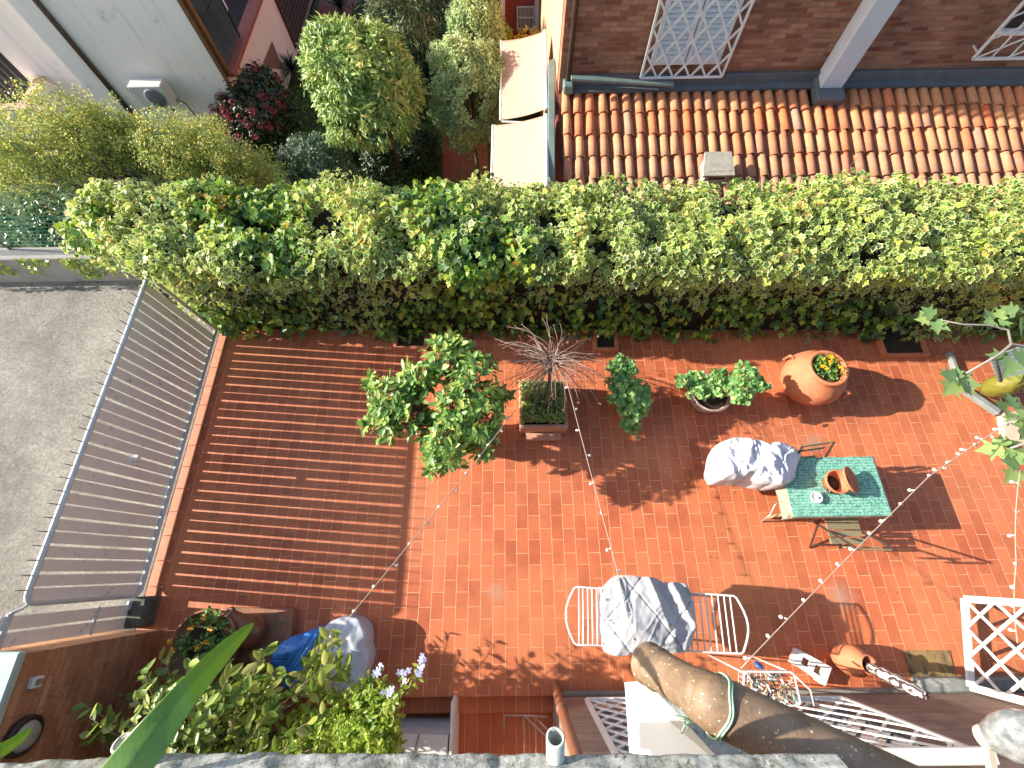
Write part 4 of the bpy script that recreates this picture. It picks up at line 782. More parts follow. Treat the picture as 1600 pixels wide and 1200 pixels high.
    blade('big pointed green sword-shaped leaf rising over the ledge, close to the camera', [az(150, 1265, 5.04), az(215, 1180, 5.10), az(290, 1085, 5.08), az(350, 1018, 4.98), az(396, 974, 4.86)], .032)
    blade('tip of a narrow green sword-shaped leaf in the bottom left corner', [az(-60, 1215, 4.6), az(-10, 1180, 4.6), az(25, 1158, 4.55), az(49, 1138, 4.5)], .022)
near_things()
# ================================================================== ON THE TERRACE
def pot(mb, c, r, h, rt=None, rim=.03, axis=None, inner=True, th=.02):
    rt = rt or r*.72
    mb.lathe([(0, 0), (rt, 0), (rt+(r-rt)*.5, h*.5), (r-.01, h-rim*1.5), (r, h-rim*1.4), (r+.008, h-rim*.7), (r, h), (r-th, h), (r-th-.005, h-.06), (0, h-.07)] if inner else [(0, 0), (rt, 0), (r, h)], c, 40, axis); return mb
def soil(parent, c, r, z):
    m = MB(); m.lathe([(r, z-.002), (r*.5, z+.012), (0, z+.015)], c, 24); return m.build('soil', M_SOIL, parent)
def lemon_tree():
    c = az(690, 628, 1.25); b = Vector((c.x+.03, c.y-.08, 0))
    p = thing('terracotta_pot', 'big terracotta pot half hidden beneath the glossy green citrus tree', 'pot', b, 'round pots beside the hedge'); pot(MB(), b, .27, .44).build('pot_body', M_TERRA, p); soil(p, b, .25, .39)
    t = thing('citrus_tree', 'glossy green citrus tree with an open ring-shaped crown, left of the bare shrub', 'tree', (b.x, b.y, .39)); m = MB()
    k = Vector((b.x+.02, b.y+.02, .80)); m.tube([(b.x, b.y, .39), (b.x+.02, b.y, .6), k], [.022, .019, .017], 8)
    lobes = [((700, 560), 1.30, .30), ((655, 585), 1.22, .22), ((745, 590), 1.32, .28), ((610, 620), 1.18, .24), ((640, 640), 1.15, .24), ((600, 668), 1.12, .17), ((715, 640), 1.30, .24), ((750, 650), 1.25, .25), ((700, 700), 1.20, .24), ((680, 722), 1.14, .15), ((755, 690), 1.15, .17), ((718, 548), 1.42, .14), ((782, 618), 1.12, .12), ((576, 600), 1.05, .09), ((570, 662), 1.0, .06), ((660, 668), 1.1, .15)]
    pp = []; nn = []; dd = []
    for (q, z, r) in lobes:
        o = az(*q, z); ns = int(40*(r/.24)**2)+6
        for s in range(ns):
            u = Vector(nrm(RG.normal(size=(1, 3)))[0]); tip = o+Vector((u.x*r, u.y*r, u.z*r*.8)); e = (tip-k); e.normalize(); u = (u+e*.8).normalized()
            if s % 3 == 0: m.tube([k, k.lerp(o, .55)+Vector((0, 0, .05)), o.lerp(tip, .4), tip], [.012, .008, .005, .002], 4)
            for j in range(7):
                a = j*2.4+RG.uniform(0, 1); w = u.orthogonal().normalized(); w2 = u.cross(w); out = w*cos(a)+w2*sin(a); pp.append(tip-u*.016*j+out*.008); dd.append(out*.9+u*.9); nn.append(u*1.0-out*.5+Vector((0, 0, .5)))
    lm = leafmat('citrus_leaf', G_((0, (.08, .19, .05)), (.5, (.17, .33, .08)), (.85, (.36, .50, .12)), (1, (.50, .52, .12))), None, .42, .28)
    m.build('branches', M_TWIG, t); leaves('crown', lm, pp, nn, .098, OVAL, t, .35, dd, .1, None, None, .4)
lemon_tree()
def bare_shrub():
    a, b, c, d = az(808, 588, .34), az(886, 586, .34), az(890, 688, .34), az(808, 668, .34); cx, cy = (a.x+b.x)/2, (a.y+d.y)/2-.02; w, h = .66, .66
    p = thing('square_planter', 'square terracotta planter full of small green plants at the middle of the hedge side', 'planter', (cx, cy, 0)); m = MB()
    for (x, y, sx, sy) in ((0, h/2, w, .05), (0, -h/2, w, .05), (w/2-.025, 0, .05, h-.05), (-w/2+.025, 0, .05, h-.05)): m.box((cx+x, cy+y, .155), (sx, sy, .31), bev=.008)
    m.box((cx, cy-h/2-.08, .06), (.5, .1, .1), bev=.008); m.box((cx, cy, .05), (w-.06, h-.06, .08)); m.build('planter_box', mat('pale_terracotta', (.60, .33, .22), (.50, .25, .16), 9, .8, .003), p); m = MB(); m.box((cx, cy, .24), (w-.1, h-.1, .06)); m.build('soil', M_SOIL, p)
    n = 2400; P = np.stack([cx+RG.uniform(-.29, .29, n), cy+RG.uniform(-.29, .29, n), .31+RG.uniform(0, .13, n)], 1); P[:, 2] += .05*fnoise(P, 9)
    tag(leaves('bedding_plants', leafmat('bedding_leaf', G_((0, (.10, .20, .04)), (.6, (.26, .38, .09)), (1, (.48, .54, .20))), None, .5, .3), P, np.tile([0, 0, 1], (n, 1)), .032, ROUND, None, 1.), 'low light green bedding plants filling the square planter', 'plants')
    t = thing('bare_shrub', 'leafless shrub with many thin reddish twigs growing from the square planter', 'shrub', (cx-.04, cy-.18, .27)); m = MB(); k = az(862, 566, 1.12); b0 = Vector((cx-.02, cy-.18, .27))
    m.tube([b0, b0.lerp(k, .5)+Vector((.02, .0, 0)), k], [.024, .02, .03], 8); m.build('trunk', M_BARK, t)
    m = MB(); L = []
    for i in range(120):
        a_ = RG.uniform(0, 2*pi); el = RG.uniform(-.25, 1.15); d_ = Vector((cos(a_)*cos(el), sin(a_)*cos(el), sin(el))); s = RG.uniform(.35, .85)*(1.35 if i % 12 == 0 else 1); q = k+Vector(RG.normal(size=3)*.03); pts = [q]
        for j in range(5): d_ = (d_+Vector(RG.normal(size=3)*.14)-Vector((0, .03, .27))).normalized(); pts.append(pts[-1]+d_*s/5)
        m.tube(pts, [.006, .005, .004, .0035, .003, .002], 5)
        if i % 2: e = pts[3]; f = e+Vector(RG.normal(size=3)*.12); m.tube([e, e.lerp(f, .5)+Vector((0, 0, .02)), f], [.003, .0025, .002], 4); L.append(f)
        L.append(pts[-1])
    m.build('twigs', mat('pale_twig', (.36, .27, .22), (.20, .14, .11), 18, .7), t)
    L = np.array(L); P = np.repeat(L, 3, 0)+RG.normal(size=(len(L)*3, 3))*.012; leaves('dry_buds', leafmat('red_bud', G_((0, (.25, .07, .05)), (1, (.45, .2, .13))), None, .6, .2), P, RG.normal(size=P.shape), .026, SMALL, t)['kind'] = 'stuff'
bare_shrub()
def geraniums():
    gm = leafmat('geranium_leaf', G_((0, (.12, .30, .10)), (.5, (.26, .48, .16)), (.9, (.42, .62, .22)), (1, (.5, .34, .12))), None, .5, .32)
    def plant(label, potlab, base, pr, ph, pm, blobs, grp='round pots beside the hedge'):
        p = thing('flower_pot', potlab, 'pot', base, grp); pot(MB(), base, pr, ph).build('pot_body', pm, p); soil(p, base, pr-.03, ph-.06)
        k = Vector((base.x, base.y, ph-.05)); t = thing('geranium', label, 'plant', k, 'potted geraniums'); pp = []; nn = []; m = MB()
        for (q, z, r, n) in blobs:
            o = az(*q, z); P, N, C = clusters(o, (r*1.35, r*1.3, r*.8), int(n*2.0), 9, .055, .15, -.5); pp.append(P); nn.append(N+np.array([0, 0, 1.2]))
            for c in C[::4]: c = Vector(c); m.tube([k, k.lerp(c, .5)+Vector((0, 0, .03)), c], [.008, .006, .003], 5)
        m.build('stems', mat('geranium_stem', (.16, .20, .08), (.2, .13, .07), 20, .7), t); leaves('foliage', gm, np.concatenate(pp), np.concatenate(nn), .058, ROUND, t, .8)
        P = np.concatenate(pp); i = RG.integers(len(P), size=16); leaves('flower_buds', leafmat('bud_pink', G_((0, (.5, .3, .25)), (1, (.7, .5, .45))), None, .6, .3), P[i]+np.array([0, 0, .03]), np.tile([0, 0, 1], (16, 1)), .03, PETAL, t)['kind'] = 'stuff'
    b = az(985, 648, 0); plant('upright bushy geranium between the bare shrub and the pale round pot', 'terracotta pot hidden under the upright geranium', Vector((b.x-.02, b.y+.05, 0)), .21, .30, M_TERRA, [((972, 580), .62, .15, 24), ((975, 612), .58, .19, 36), ((992, 632), .48, .18, 34), ((988, 663), .30, .10, 14), ((968, 570), .66, .09, 10), ((1005, 612), .5, .08, 8)])
    b = az(1096, 628, 0); plant('sprawling geranium leaning out of the pale round pot to the right', 'wide pale pinkish clay pot with a rolled rim', Vector((b.x+.02, b.y+.02, 0)), .28, .34, M_PINKPOT, [((1095, 602), .50, .16, 26), ((1080, 596), .52, .11, 16), ((1130, 600), .56, .15, 22), ((1155, 600), .66, .10, 16), ((1168, 588), .74, .13, 24), ((1158, 615), .62, .09, 12), ((1190, 600), .70, .05, 5), ((1065, 597), .60, .05, 7), ((1120, 588), .6, .08, 9)])
geraniums()
def big_jar():
    b = az(1262, 604, 0); b.z = 0; top = az(1296, 574, .72); tilt = Vector((top.x-b.x, top.y-b.y, .72)); tilt = Vector((0, 0, 1)); b = Vector((top.x-.0, top.y+.0, 0))
    t = thing('terracotta_jar', 'big bulbous terracotta jar planted with yellow pansies near the hedge', 'jar', b); m = MB()
    m.lathe([(0, 0), (.20, 0), (.27, .08), (.37, .24), (.40, .38), (.36, .52), (.27, .61), (.235, .655), (.25, .68), (.262, .70), (.255, .72), (.22, .722), (.205, .70), (.2, .64), (0, .63)], b, 48, None, .006); m.build('jar_body', M_TERRA, t)
    m = MB(); 
    for s in (-1, 1):
        a = Vector((s*.34*.75, -s*.34*.65, .5)); e = Vector((s*.37*.75, -s*.37*.65, .36)); m.tube([b+a, b+a*1.0+Vector((s*.07, -s*.06, .02)), b+e+Vector((s*.06, -s*.05, .02)), b+e], .018, 8)
    m.build('handle', M_TERRA, t); soil(t, b, .2, .645)
    q = thing('pansy_plant', 'yellow pansies growing in the mouth of the big terracotta jar', 'flowers', b+Vector((0, 0, .64))); n = 330; r = .19*np.sqrt(RG.uniform(size=n)); a = RG.uniform(0, 2*pi, n); P = np.stack([b.x+r*np.cos(a), b.y+r*np.sin(a), .67+RG.uniform(0, .07, n)], 1); P = P[fnoise(P, 9) > -.12]
    leaves('foliage', leafmat('pansy_leaf', G_((0, (.06, .17, .03)), (1, (.22, .38, .07))), None, .5, .3), P, np.tile([0, 0, 1], (len(P), 1)), .045, OVAL, q, .9)
    flowers(q, [(b.x+x, b.y+y, .76) for x, y in ((-.07, .1), (.04, .13), (-.11, .0), (-.06, -.03), (.12, -.02), (.1, .09), (.13, -.09), (.0, .06))])
def flowers(parent, pts, col=((.75, .38, .01), (.85, .55, .02)), size=.032, n=5):
    lm = leafmat('petal_'+parent.name, G_((0, col[0]), (1, col[1])), None, .6, .3)
    for p in pts:
        pp = []; nn = []; dd = []; N = Vector((RG.uniform(-.3, .3), RG.uniform(-.3, .3), 1)).normalized(); u = N.orthogonal().normalized(); v = N.cross(u)
        for k in range(n): d = u*cos(k*2*pi/n)+v*sin(k*2*pi/n); pp.append(Vector(p)); nn.append(N); dd.append(d)
        leaves('flower', lm, pp, nn, size, PETAL, parent, .08, np.array(dd)*6, 0)
big_jar()
def beds():
    for (x0, x1, y0, lab) in ((616, 668, 549, 'narrow terracotta edged planting hole under the ivy behind the citrus tree'), (928, 966, 551, 'narrow terracotta edged planting hole under the ivy near the upright geranium'), (1378, 1450, 560, 'terracotta edged planting hole under the ivy between the big jar and the fig branches')):
        a, b = az(x0, y0), az(x1, y0); t = thing('planting_hole', lab, 'planter', ((a.x+b.x)/2, a.y+.15, 0), 'edged planting holes along the hedge'); m = MB(); y1 = 3.5
        m.box(((a.x+b.x)/2, a.y+.03, .035), (b.x-a.x, .05, .08), bev=.006)
        for x in (a.x+.025, b.x-.025): m.box((x, (a.y+y1)/2+.05, .035), (.05, y1-a.y, .08), bev=.006)
        m.build('brick_edging', M_TERRA, t); m = MB(); m.box(((a.x+b.x)/2, (a.y+y1)/2+.06, .01), (b.x-a.x-.1, y1-a.y, .02)); m.build('soil', M_SOIL, t)
beds()
def floor_bits():
    # worn grey tiles are part of the floor; here only loose things
    m = MB(); a, b, c, d = az(1410, 1016), az(1482, 1016), az(1494, 1066), az(1428, 1070); m.add([v+Vector((0, 0, .012)) for v in (a, d, c, b)]+[v for v in (a, d, c, b)], [(0, 1, 2, 3), (0, 4, 5, 1), (1, 5, 6, 2), (2, 6, 7, 3), (3, 7, 4, 0)])
    tag(m.build('doormat', mat('doormat', (.30, .20, .08), (.24, .16, .065), 4, .95, .004, dirt=(.07, .065, .045), dscale=2.6, dlo=.47, stretch=(3, .9, 1))), 'ochre and dark stained doormat lying on the tiles by the house wall', 'doormat')
    m = MB(); m.quad(az(1285, 922, .003), az(1337, 922, .003), az(1342, 944, .003), az(1290, 944, .003)) if 0 else None
    P = []; 
    for k in range(90): q = az(RG.uniform(300, 1500), RG.uniform(545, 1070)); P.append((q.x, q.y, .006))
    for k in range(26): q = az(1085+RG.normal()*30, 745+RG.normal()*14); P.append((q.x, q.y, .006))
    tag(leaves('fallen_leaves', leafmat('dry_leaf', G_((0, (.12, .06, .03)), (.7, (.35, .2, .1)), (1, (.6, .55, .4))), None, .8, .1), P, np.tile([0, 0, 1], (len(P), 1)), .022, SMALL, None, .3, droop=0, sv=.6), 'tiny fallen leaves and petals scattered over the terrace tiles', 'leaves', kind='stuff')
floor_bits()
def cloth_pile(name, label, cat, outline, z, hgt, mt, seed, drop=0., wr=(.05, .03), sz=110, seams=None, group=None):
    """crumpled padded cloth: outline (image points on height z) filled with a folded height field, hanging edges"""
    O = [az(*p, z) for p in outline]; cx = sum(p.x for p in O)/len(O); cy = sum(p.y for p in O)/len(O); n = len(O)
    ang = [atan2(p.y-cy, p.x-cx) for p in O]; rad = [math.hypot(p.x-cx, p.y-cy) for p in O]; od = sorted(zip(ang, rad)); A = np.array([o[0] for o in od]); R_ = np.array([o[1] for o in od]); A = np.concatenate([A-2*pi, A, A+2*pi]); R_ = np.tile(R_, 3)
    def ridge(x, y, s, o): 
        w = mn.noise(Vector((x*s*.6+o, y*s*.6, o)))*1.3; q = mn.noise(Vector((x*s+w, y*s*.55-w*.8, o*1.7))); q = min(1, abs(q)*2.2); return (1-q)**1.5
    def fn(u, v):
        t = u*2*pi-pi; rr = float(np.interp(t, A, R_)); k = v
        if k > .86: f = (k-.86)/.14; r = rr*(1+.012*f); zz = -drop*f-hgt*.55*f
        else: r = rr*k/.86; zz = 0
        x, y = cx+r*cos(t), cy+r*sin(t); dome = hgt*(1-(min(1, k/.86))**5*.55)
        h = wr[0]*ridge(x, y, 2.3, seed)+wr[1]*ridge(x, y, 5.5, seed+9)+wr[0]*.9*mn.noise(Vector((x*3, y*3, seed)))+.006*mn.noise(Vector((x*12, y*12, seed)))+wr[1]*.35*ridge(x*1.6-y, y*.5+x*.4, 6, seed+4)
        if seams:
            for (sx, sy, sp) in seams:
                q = ((x*sx+y*sy)/sp) % 1.; q = min(q, 1-q)*sp; h -= .016*math.exp(-(q/.011)**2)
        e = 1 if k < .86 else 1-(k-.86)/.14*.5
        out = wr[0]*.5*mn.noise(Vector((x*6, y*6, zz*3+seed)))*(k**3)
        return Vector((x+out*cos(t), y+out*sin(t), z+zz+dome-hgt*.3+h*e))
    m = MB(); m.grid(fn, sz*2, sz); o = m.build(name, mt, origin=(cx, cy, z), solid=.012); return tag(o, label, cat, group)
def airer():
    z = .87; t = None; c = az(1030, 968, z); t = thing('drying_rack', 'white folding drying rack standing on the tiles under a grey duvet', 'drying rack', (c.x, c.y, 0)); wt = mat('white_enamel', (.80, .80, .80), (.72, .72, .73), 5, .35)
    TL, TR, BL, BR = az(897, 917, z), az(1150, 931, z), az(897, 1007, z), az(1162, 1022, z)
    def q(u, v): return TL.lerp(TR, u).lerp(BL.lerp(BR, u), v)
    r = .011
    for (u0, u1) in ((0., .20), (.2, .70), (.70, 1.)):
        s = 1 if u1 == 1. else -1; pts = []
        if u0 == .2: m = MB(); m.tube([q(u0, 0), q(u1, 0), q(u1, 1), q(u0, 1)], r, 8, closed=True); m.build('middle_frame', wt, t); continue
        e = 1. if u1 == 1. else 0.; b = .7 if u1 == 1. else .2; L = [q(b, 0), q(e-s*.015, 0)]
        for k in np.linspace(0, 1, 9): L.append(q(e+s*.05*sin(pi*k), .03+.94*k))
        L += [q(e-s*.015, 1), q(b, 1)]; m = MB(); m.tube(L, r, 8, closed=True); m.build('wing_frame', wt, t)
    us = [.03, .055, .085, .112, .14, .17]+[.24+.05*k for k in range(9)]+[.735, .775, .812, .85, .888, .925, .962]
    m0 = MB(); 
    first = None
    for u in us:
        m = MB(); m.tube([q(u, 0), q(u, 1)], .008, 6); m.build('rail', wt, t)
    for v in (0.04, .96):
        m = MB(); a, b = q(.24, v), q(.66, v); m.tube([a, Vector((b.x, b.y, .02))], .010, 7); m.build('leg', wt, t); m = MB(); m.tube([b, Vector((a.x, a.y, .02))], .010, 7); m.build('leg', wt, t)
    for u in (.24, .66): a, b = q(u, .04), q(u, .96); m = MB(); m.tube([(a.x, a.y, .03), (b.x, b.y, .03)], .010, 7); m.build('foot_bar', wt, t)
    gm, tt, n, l, p = nt('grey_duvet'); v = coords(tt); c_ = ramp(tt, noise(tt, v, 3, 4), [(.35, (.34, .35, .38)), (.65, (.40, .41, .44))]); l.new(c_, p.inputs['Base Color']); p.inputs['Roughness'].default_value = .5; p.inputs['Sheen Weight'].default_value = .3; bump(tt, noise(tt, v, 14, 5, .6), .012, .6)
    cloth_pile('duvet', 'crumpled silver-grey duvet thrown over the white drying rack', 'duvet', [(944, 924), (962, 908), (1000, 904), (1040, 914), (1070, 914), (1078, 932), (1082, 965), (1080, 988), (1072, 1014), (1038, 1016), (1000, 1010), (952, 1020), (944, 1000), (943, 960)], z+.03, .13, gm, 3.3, .12, (.06, .022), 120, [(.8, .6, .42), (-.7, .72, .5)])
    m = MB(); 
airer()
def folding_chair(label, base, rot, grp='wooden slatted folding chairs at the green table', z_s=.45, closed=False):
    t = thing('folding_chair', label, 'chair', (base[0], base[1], 0), grp); R = Matrix.Rotation(rot, 3, 'Z'); B = Vector((base[0], base[1], 0)); P = lambda x, y, z: B+R @ Vector((x, y, z))
    # local: +y is the front of the seat, the back at -y
    for k in range(5): m = MB(); m.box(P(0, -.17+.083*k, z_s), (.40, .070, .016), rot, .004); m.build('seat_slat', M_OLIVE, t)
    for z in (.66, .80): m = MB(); m.box(P(0, -.25-.03*(z-.66)/.14, z), (.40, .016, .065), rot, .004); m.build('back_slat', M_OLIVE, t)
    for s in (-1, 1):
        m = MB(); m.bar(P(s*.20, .19, .01), P(s*.20, -.27, .86), .010, .024); m.build('back_leg', M_IRON, t)
        m = MB(); m.bar(P(s*.185, -.23, .01), P(s*.185, .18, z_s-.01), .010, .024); m.build('front_leg', M_IRON, t)
    m = MB(); m.tube([P(-.2, .15, .08), P(.2, .15, .08)], .007, 6); m.tube([P(-.185, -.19, .08), P(.185, -.19, .08)], .007, 6); m.build('cross_rod', M_IRON, t)
    return t
def table_group():
    z = .62; TL, TR, BR, BL = az(1237, 712, z), az(1362, 714, z), az(1391, 806, z), az(1238, 809, z)
    TL.x = BL.x+.03; cx = (TL.x+TR.x+BR.x+BL.x)/4; cy = (TR.y+BR.y)/2; w = (TR.x+BR.x)/2-BL.x; d = TR.y-BR.y; rot = atan2(BR.y-BL.y, BR.x-BL.x)*.5
    t = thing('garden_table', 'low rectangular garden table covered by a green mosaic-pattern cloth', 'table', (cx, cy, 0)); R = Matrix.Rotation(rot, 3, 'Z'); P = lambda x, y, z: Vector((cx, cy, 0))+R @ Vector((x, y, z))
    m = MB(); m.box(P(0, 0, z-.02), (w, d, .03), rot, .006); m.build('tabletop', M_OLIVE, t)
    for sx in (-1, 1):
        for sy in (-1, 1): m = MB(); m.bar(P(sx*(w/2-.06), sy*(d/2-.06), .0), P(sx*(w/2-.06), sy*(d/2-.06), z-.035), .04, .04, (1, 0, 0), .004); m.build('leg', M_OLIVE, t)
    # beige floral cloth hanging below a green printed one
    mt, tt, n, l, p = nt('floral_cloth'); v = coords(tt); vo = n.new('ShaderNodeTexVoronoi'); vo.inputs['Scale'].default_value = 34; l.new(v, vo.inputs['Vector'])
    c = ramp(tt, vo.outputs['Distance'], [(.0, (.20, .12, .08)), (.3, (.55, .45, .32)), (.55, (.36, .27, .17)), (.8, (.25, .27, .15))]); l.new(c, p.inputs['Base Color']); p.inputs['Roughness'].default_value = .9
    L = w/2+.15; 
    def cl(u, v_):
        x = -L+(w/2+.02+L)*u; y = (d/2+.07)*(2*v_-1); dx = max(0, -w/2-x); dy = max(0, abs(y)-d/2); xx = x+dx*.62; yy = y-(math.copysign(dy*.75, y)); zz = z+.002-dx*.8-dy*.9+.006*sin(y*30)*(dx > 0)+.01*sin(x*22)*(dy > 0)
        return P(xx, yy, zz)
    m = MB(); m.grid(cl, 50, 36); tag(m.build('floral_tablecloth', mt, origin=(cx, cy, z), solid=.003), 'beige floral cloth hanging over the left end of the green table', 'tablecloth')
    mt, tt, n, l, p = nt('green_cloth'); g = n.new('ShaderNodeNewGeometry'); mp = n.new('ShaderNodeMapping'); mp.inputs['Rotation'].default_value = (0, 0, -rot); l.new(g.outputs['Position'], mp.inputs[0]); b = n.new('ShaderNodeTexBrick'); l.new(mp.outputs[0], b.inputs['Vector'])
    b.offset = .37; b.offset_frequency = 2; b.squash = .6; b.squash_frequency = 3
    for k, q in (('Scale', 1), ('Mortar Size', .0035), ('Brick Width', .075), ('Row Height', .034), ('Mortar Smooth', .3)): b.inputs[k].default_value = q
    b.inputs['Color1'].default_value = (.17, .46, .35, 1); b.inputs['Color2'].default_value = (.25, .56, .44, 1); b.inputs['Mortar'].default_value = (.035, .10, .09, 1)
    f = ramp(tt, noise(tt, coords(tt, (16, 40, 1)), 1.6, 4, .7), [(.52, (0, 0, 0)), (.60, (1, 1, 1))]); c = mixc(tt, f, b.outputs['Color'], (.05, .15, .13)); c = mixc(tt, ramp(tt, noise(tt, coords(tt), 22, 5), [(.45, (0, 0, 0)), (.6, (1, 1, 1))]), c, mixc(tt, .55, c, (.32, .62, .49))); l.new(c, p.inputs['Base Color']); p.inputs['Roughness'].default_value = .45
    m = MB(); m.box(P(.0, 0, z+.009), (w, d, .006), rot, .002); tag(m.build('green_table_mat', mt), 'turquoise green mosaic-printed cover lying on the garden table', 'table cover')
    zt = z+.0125
    # tipped terracotta bowl with a leaning saucer
    c = az(1304, 754, zt+.10); c.z = zt; t2 = thing('terracotta_bowl', 'terracotta flower pot standing on the green table', 'pot', c); m = MB(); m.lathe([(0, 0), (.085, 0), (.12, .12), (.135, .13), (.14, .17), (.125, .172), (.115, .13), (.08, .02), (0, .02)], c, 36); m.build('bowl_body', M_TERRA, t2)
    m = MB(); m.lathe([(0, .022), (.075, .022), (.09, .05), (0, .05)], c, 20); m.build('soil', mat('mossy_soil', (.05, .06, .03), (.03, .03, .02), 30, .9), t2)
    q = c+Vector((.14, .02, .13)); a_ = Vector((.55, .05, .8)); m = MB(); pr = [(0, 0), (.12, 0), (.15, .02), (.155, .045), (.14, .045), (.115, .015), (0, .015)]; m.lathe(pr, q, 40, a_, 0); tag(m.build('terracotta_saucer', M_TERRA), 'terracotta saucer with a scalloped edge leaning on the flower pot on the table', 'saucer')
    c = az(1272, 778, zt); t3 = thing('white_candle_holder', 'round white dish with a pale blue wax stub on the green table', 'dish', c); m = MB(); m.lathe([(0, 0), (.045, 0), (.06, .02), (.068, .055), (.062, .057), (.05, .045), (0, .045)], c, 32); m.build('dish', M_WHITE, t3); m = MB(); m.lathe([(0, .045), (.018, .045), (.016, .06), (0, .062)], c+Vector((.012, .0, 0)), 12, None, .2); m.build('wax_stub', mat('pale_blue', (.35, .55, .65), (.5, .65, .7), 20, .5), t3)
    c = az(1288, 768, zt); t4 = thing('small_glass', 'small clear glass with a twig between the dish and the flower pot', 'glass', c); gl, _, n, l, p = nt('clear_glass'); p.inputs['Base Color'].default_value = (.9, .9, .9, 1); p.inputs['Transmission Weight'].default_value = .85; p.inputs['Roughness'].default_value = .05
    m = MB(); m.lathe([(0, 0), (.02, 0), (.026, .07), (.023, .07), (.018, .006), (0, .006)], c, 20); m.build('tumbler', gl, t4); m = MB(); m.tube([c+Vector((.01, 0, .05)), c+Vector((.08, -.03, .04)), c+Vector((.14, -.04, .02))], .004, 5); m.build('twig', M_TWIG, t4)
    # chairs
    b = az(1318, 826, .45); folding_chair('olive slatted folding chair half under the front side of the green table', (b.x, b.y+.03), rot-.02)
    b = az(1276, 695, .78); folding_chair('olive slatted folding chair tucked in behind the green table, its back toward the hedge', (b.x, b.y-.28), pi+.13)
    b = az(1178, 722, .5); folding_chair('olive slatted folding chair at the left end of the table, under a white cloth bundle', (b.x+.10, b.y), -pi/2+.1)
    wm, tt, n, l, p = nt('lilac_white_cloth'); v = coords(tt); c_ = ramp(tt, noise(tt, v, 5, 4), [(.35, (.64, .64, .72)), (.65, (.74, .74, .80))]); l.new(c_, p.inputs['Base Color']); p.inputs['Roughness'].default_value = .75; bump(tt, noise(tt, v, 30, 5, .6), .008, .6)
    cloth_pile('white_bedding', 'lilac-white crumpled bedding heaped on a chair at the left end of the green table', 'bedding', [(1115, 712), (1135, 690), (1165, 690), (1195, 697), (1222, 700), (1243, 712), (1240, 735), (1228, 752), (1195, 757), (1160, 748), (1120, 750), (1113, 735)], .62, .26, wm, 8.1, .16, (.08, .040), 110)
    # curved arm of a bag standing at the table end
    c = az(1212, 795, .35); m = MB(); m.tube([c+Vector((-.02, -.12, -.35)), c+Vector((-.05, -.06, -.05)), c+Vector((-.04, .03, .06)), c+Vector((.03, .08, .05))], .009, 8); tag(m.build('curved_cane', mat('pale_cane', (.45, .50, .52), (.34, .36, .36), 9, .5)), 'pale curved cane leaning by the left front corner of the green table', 'cane')
table_group()
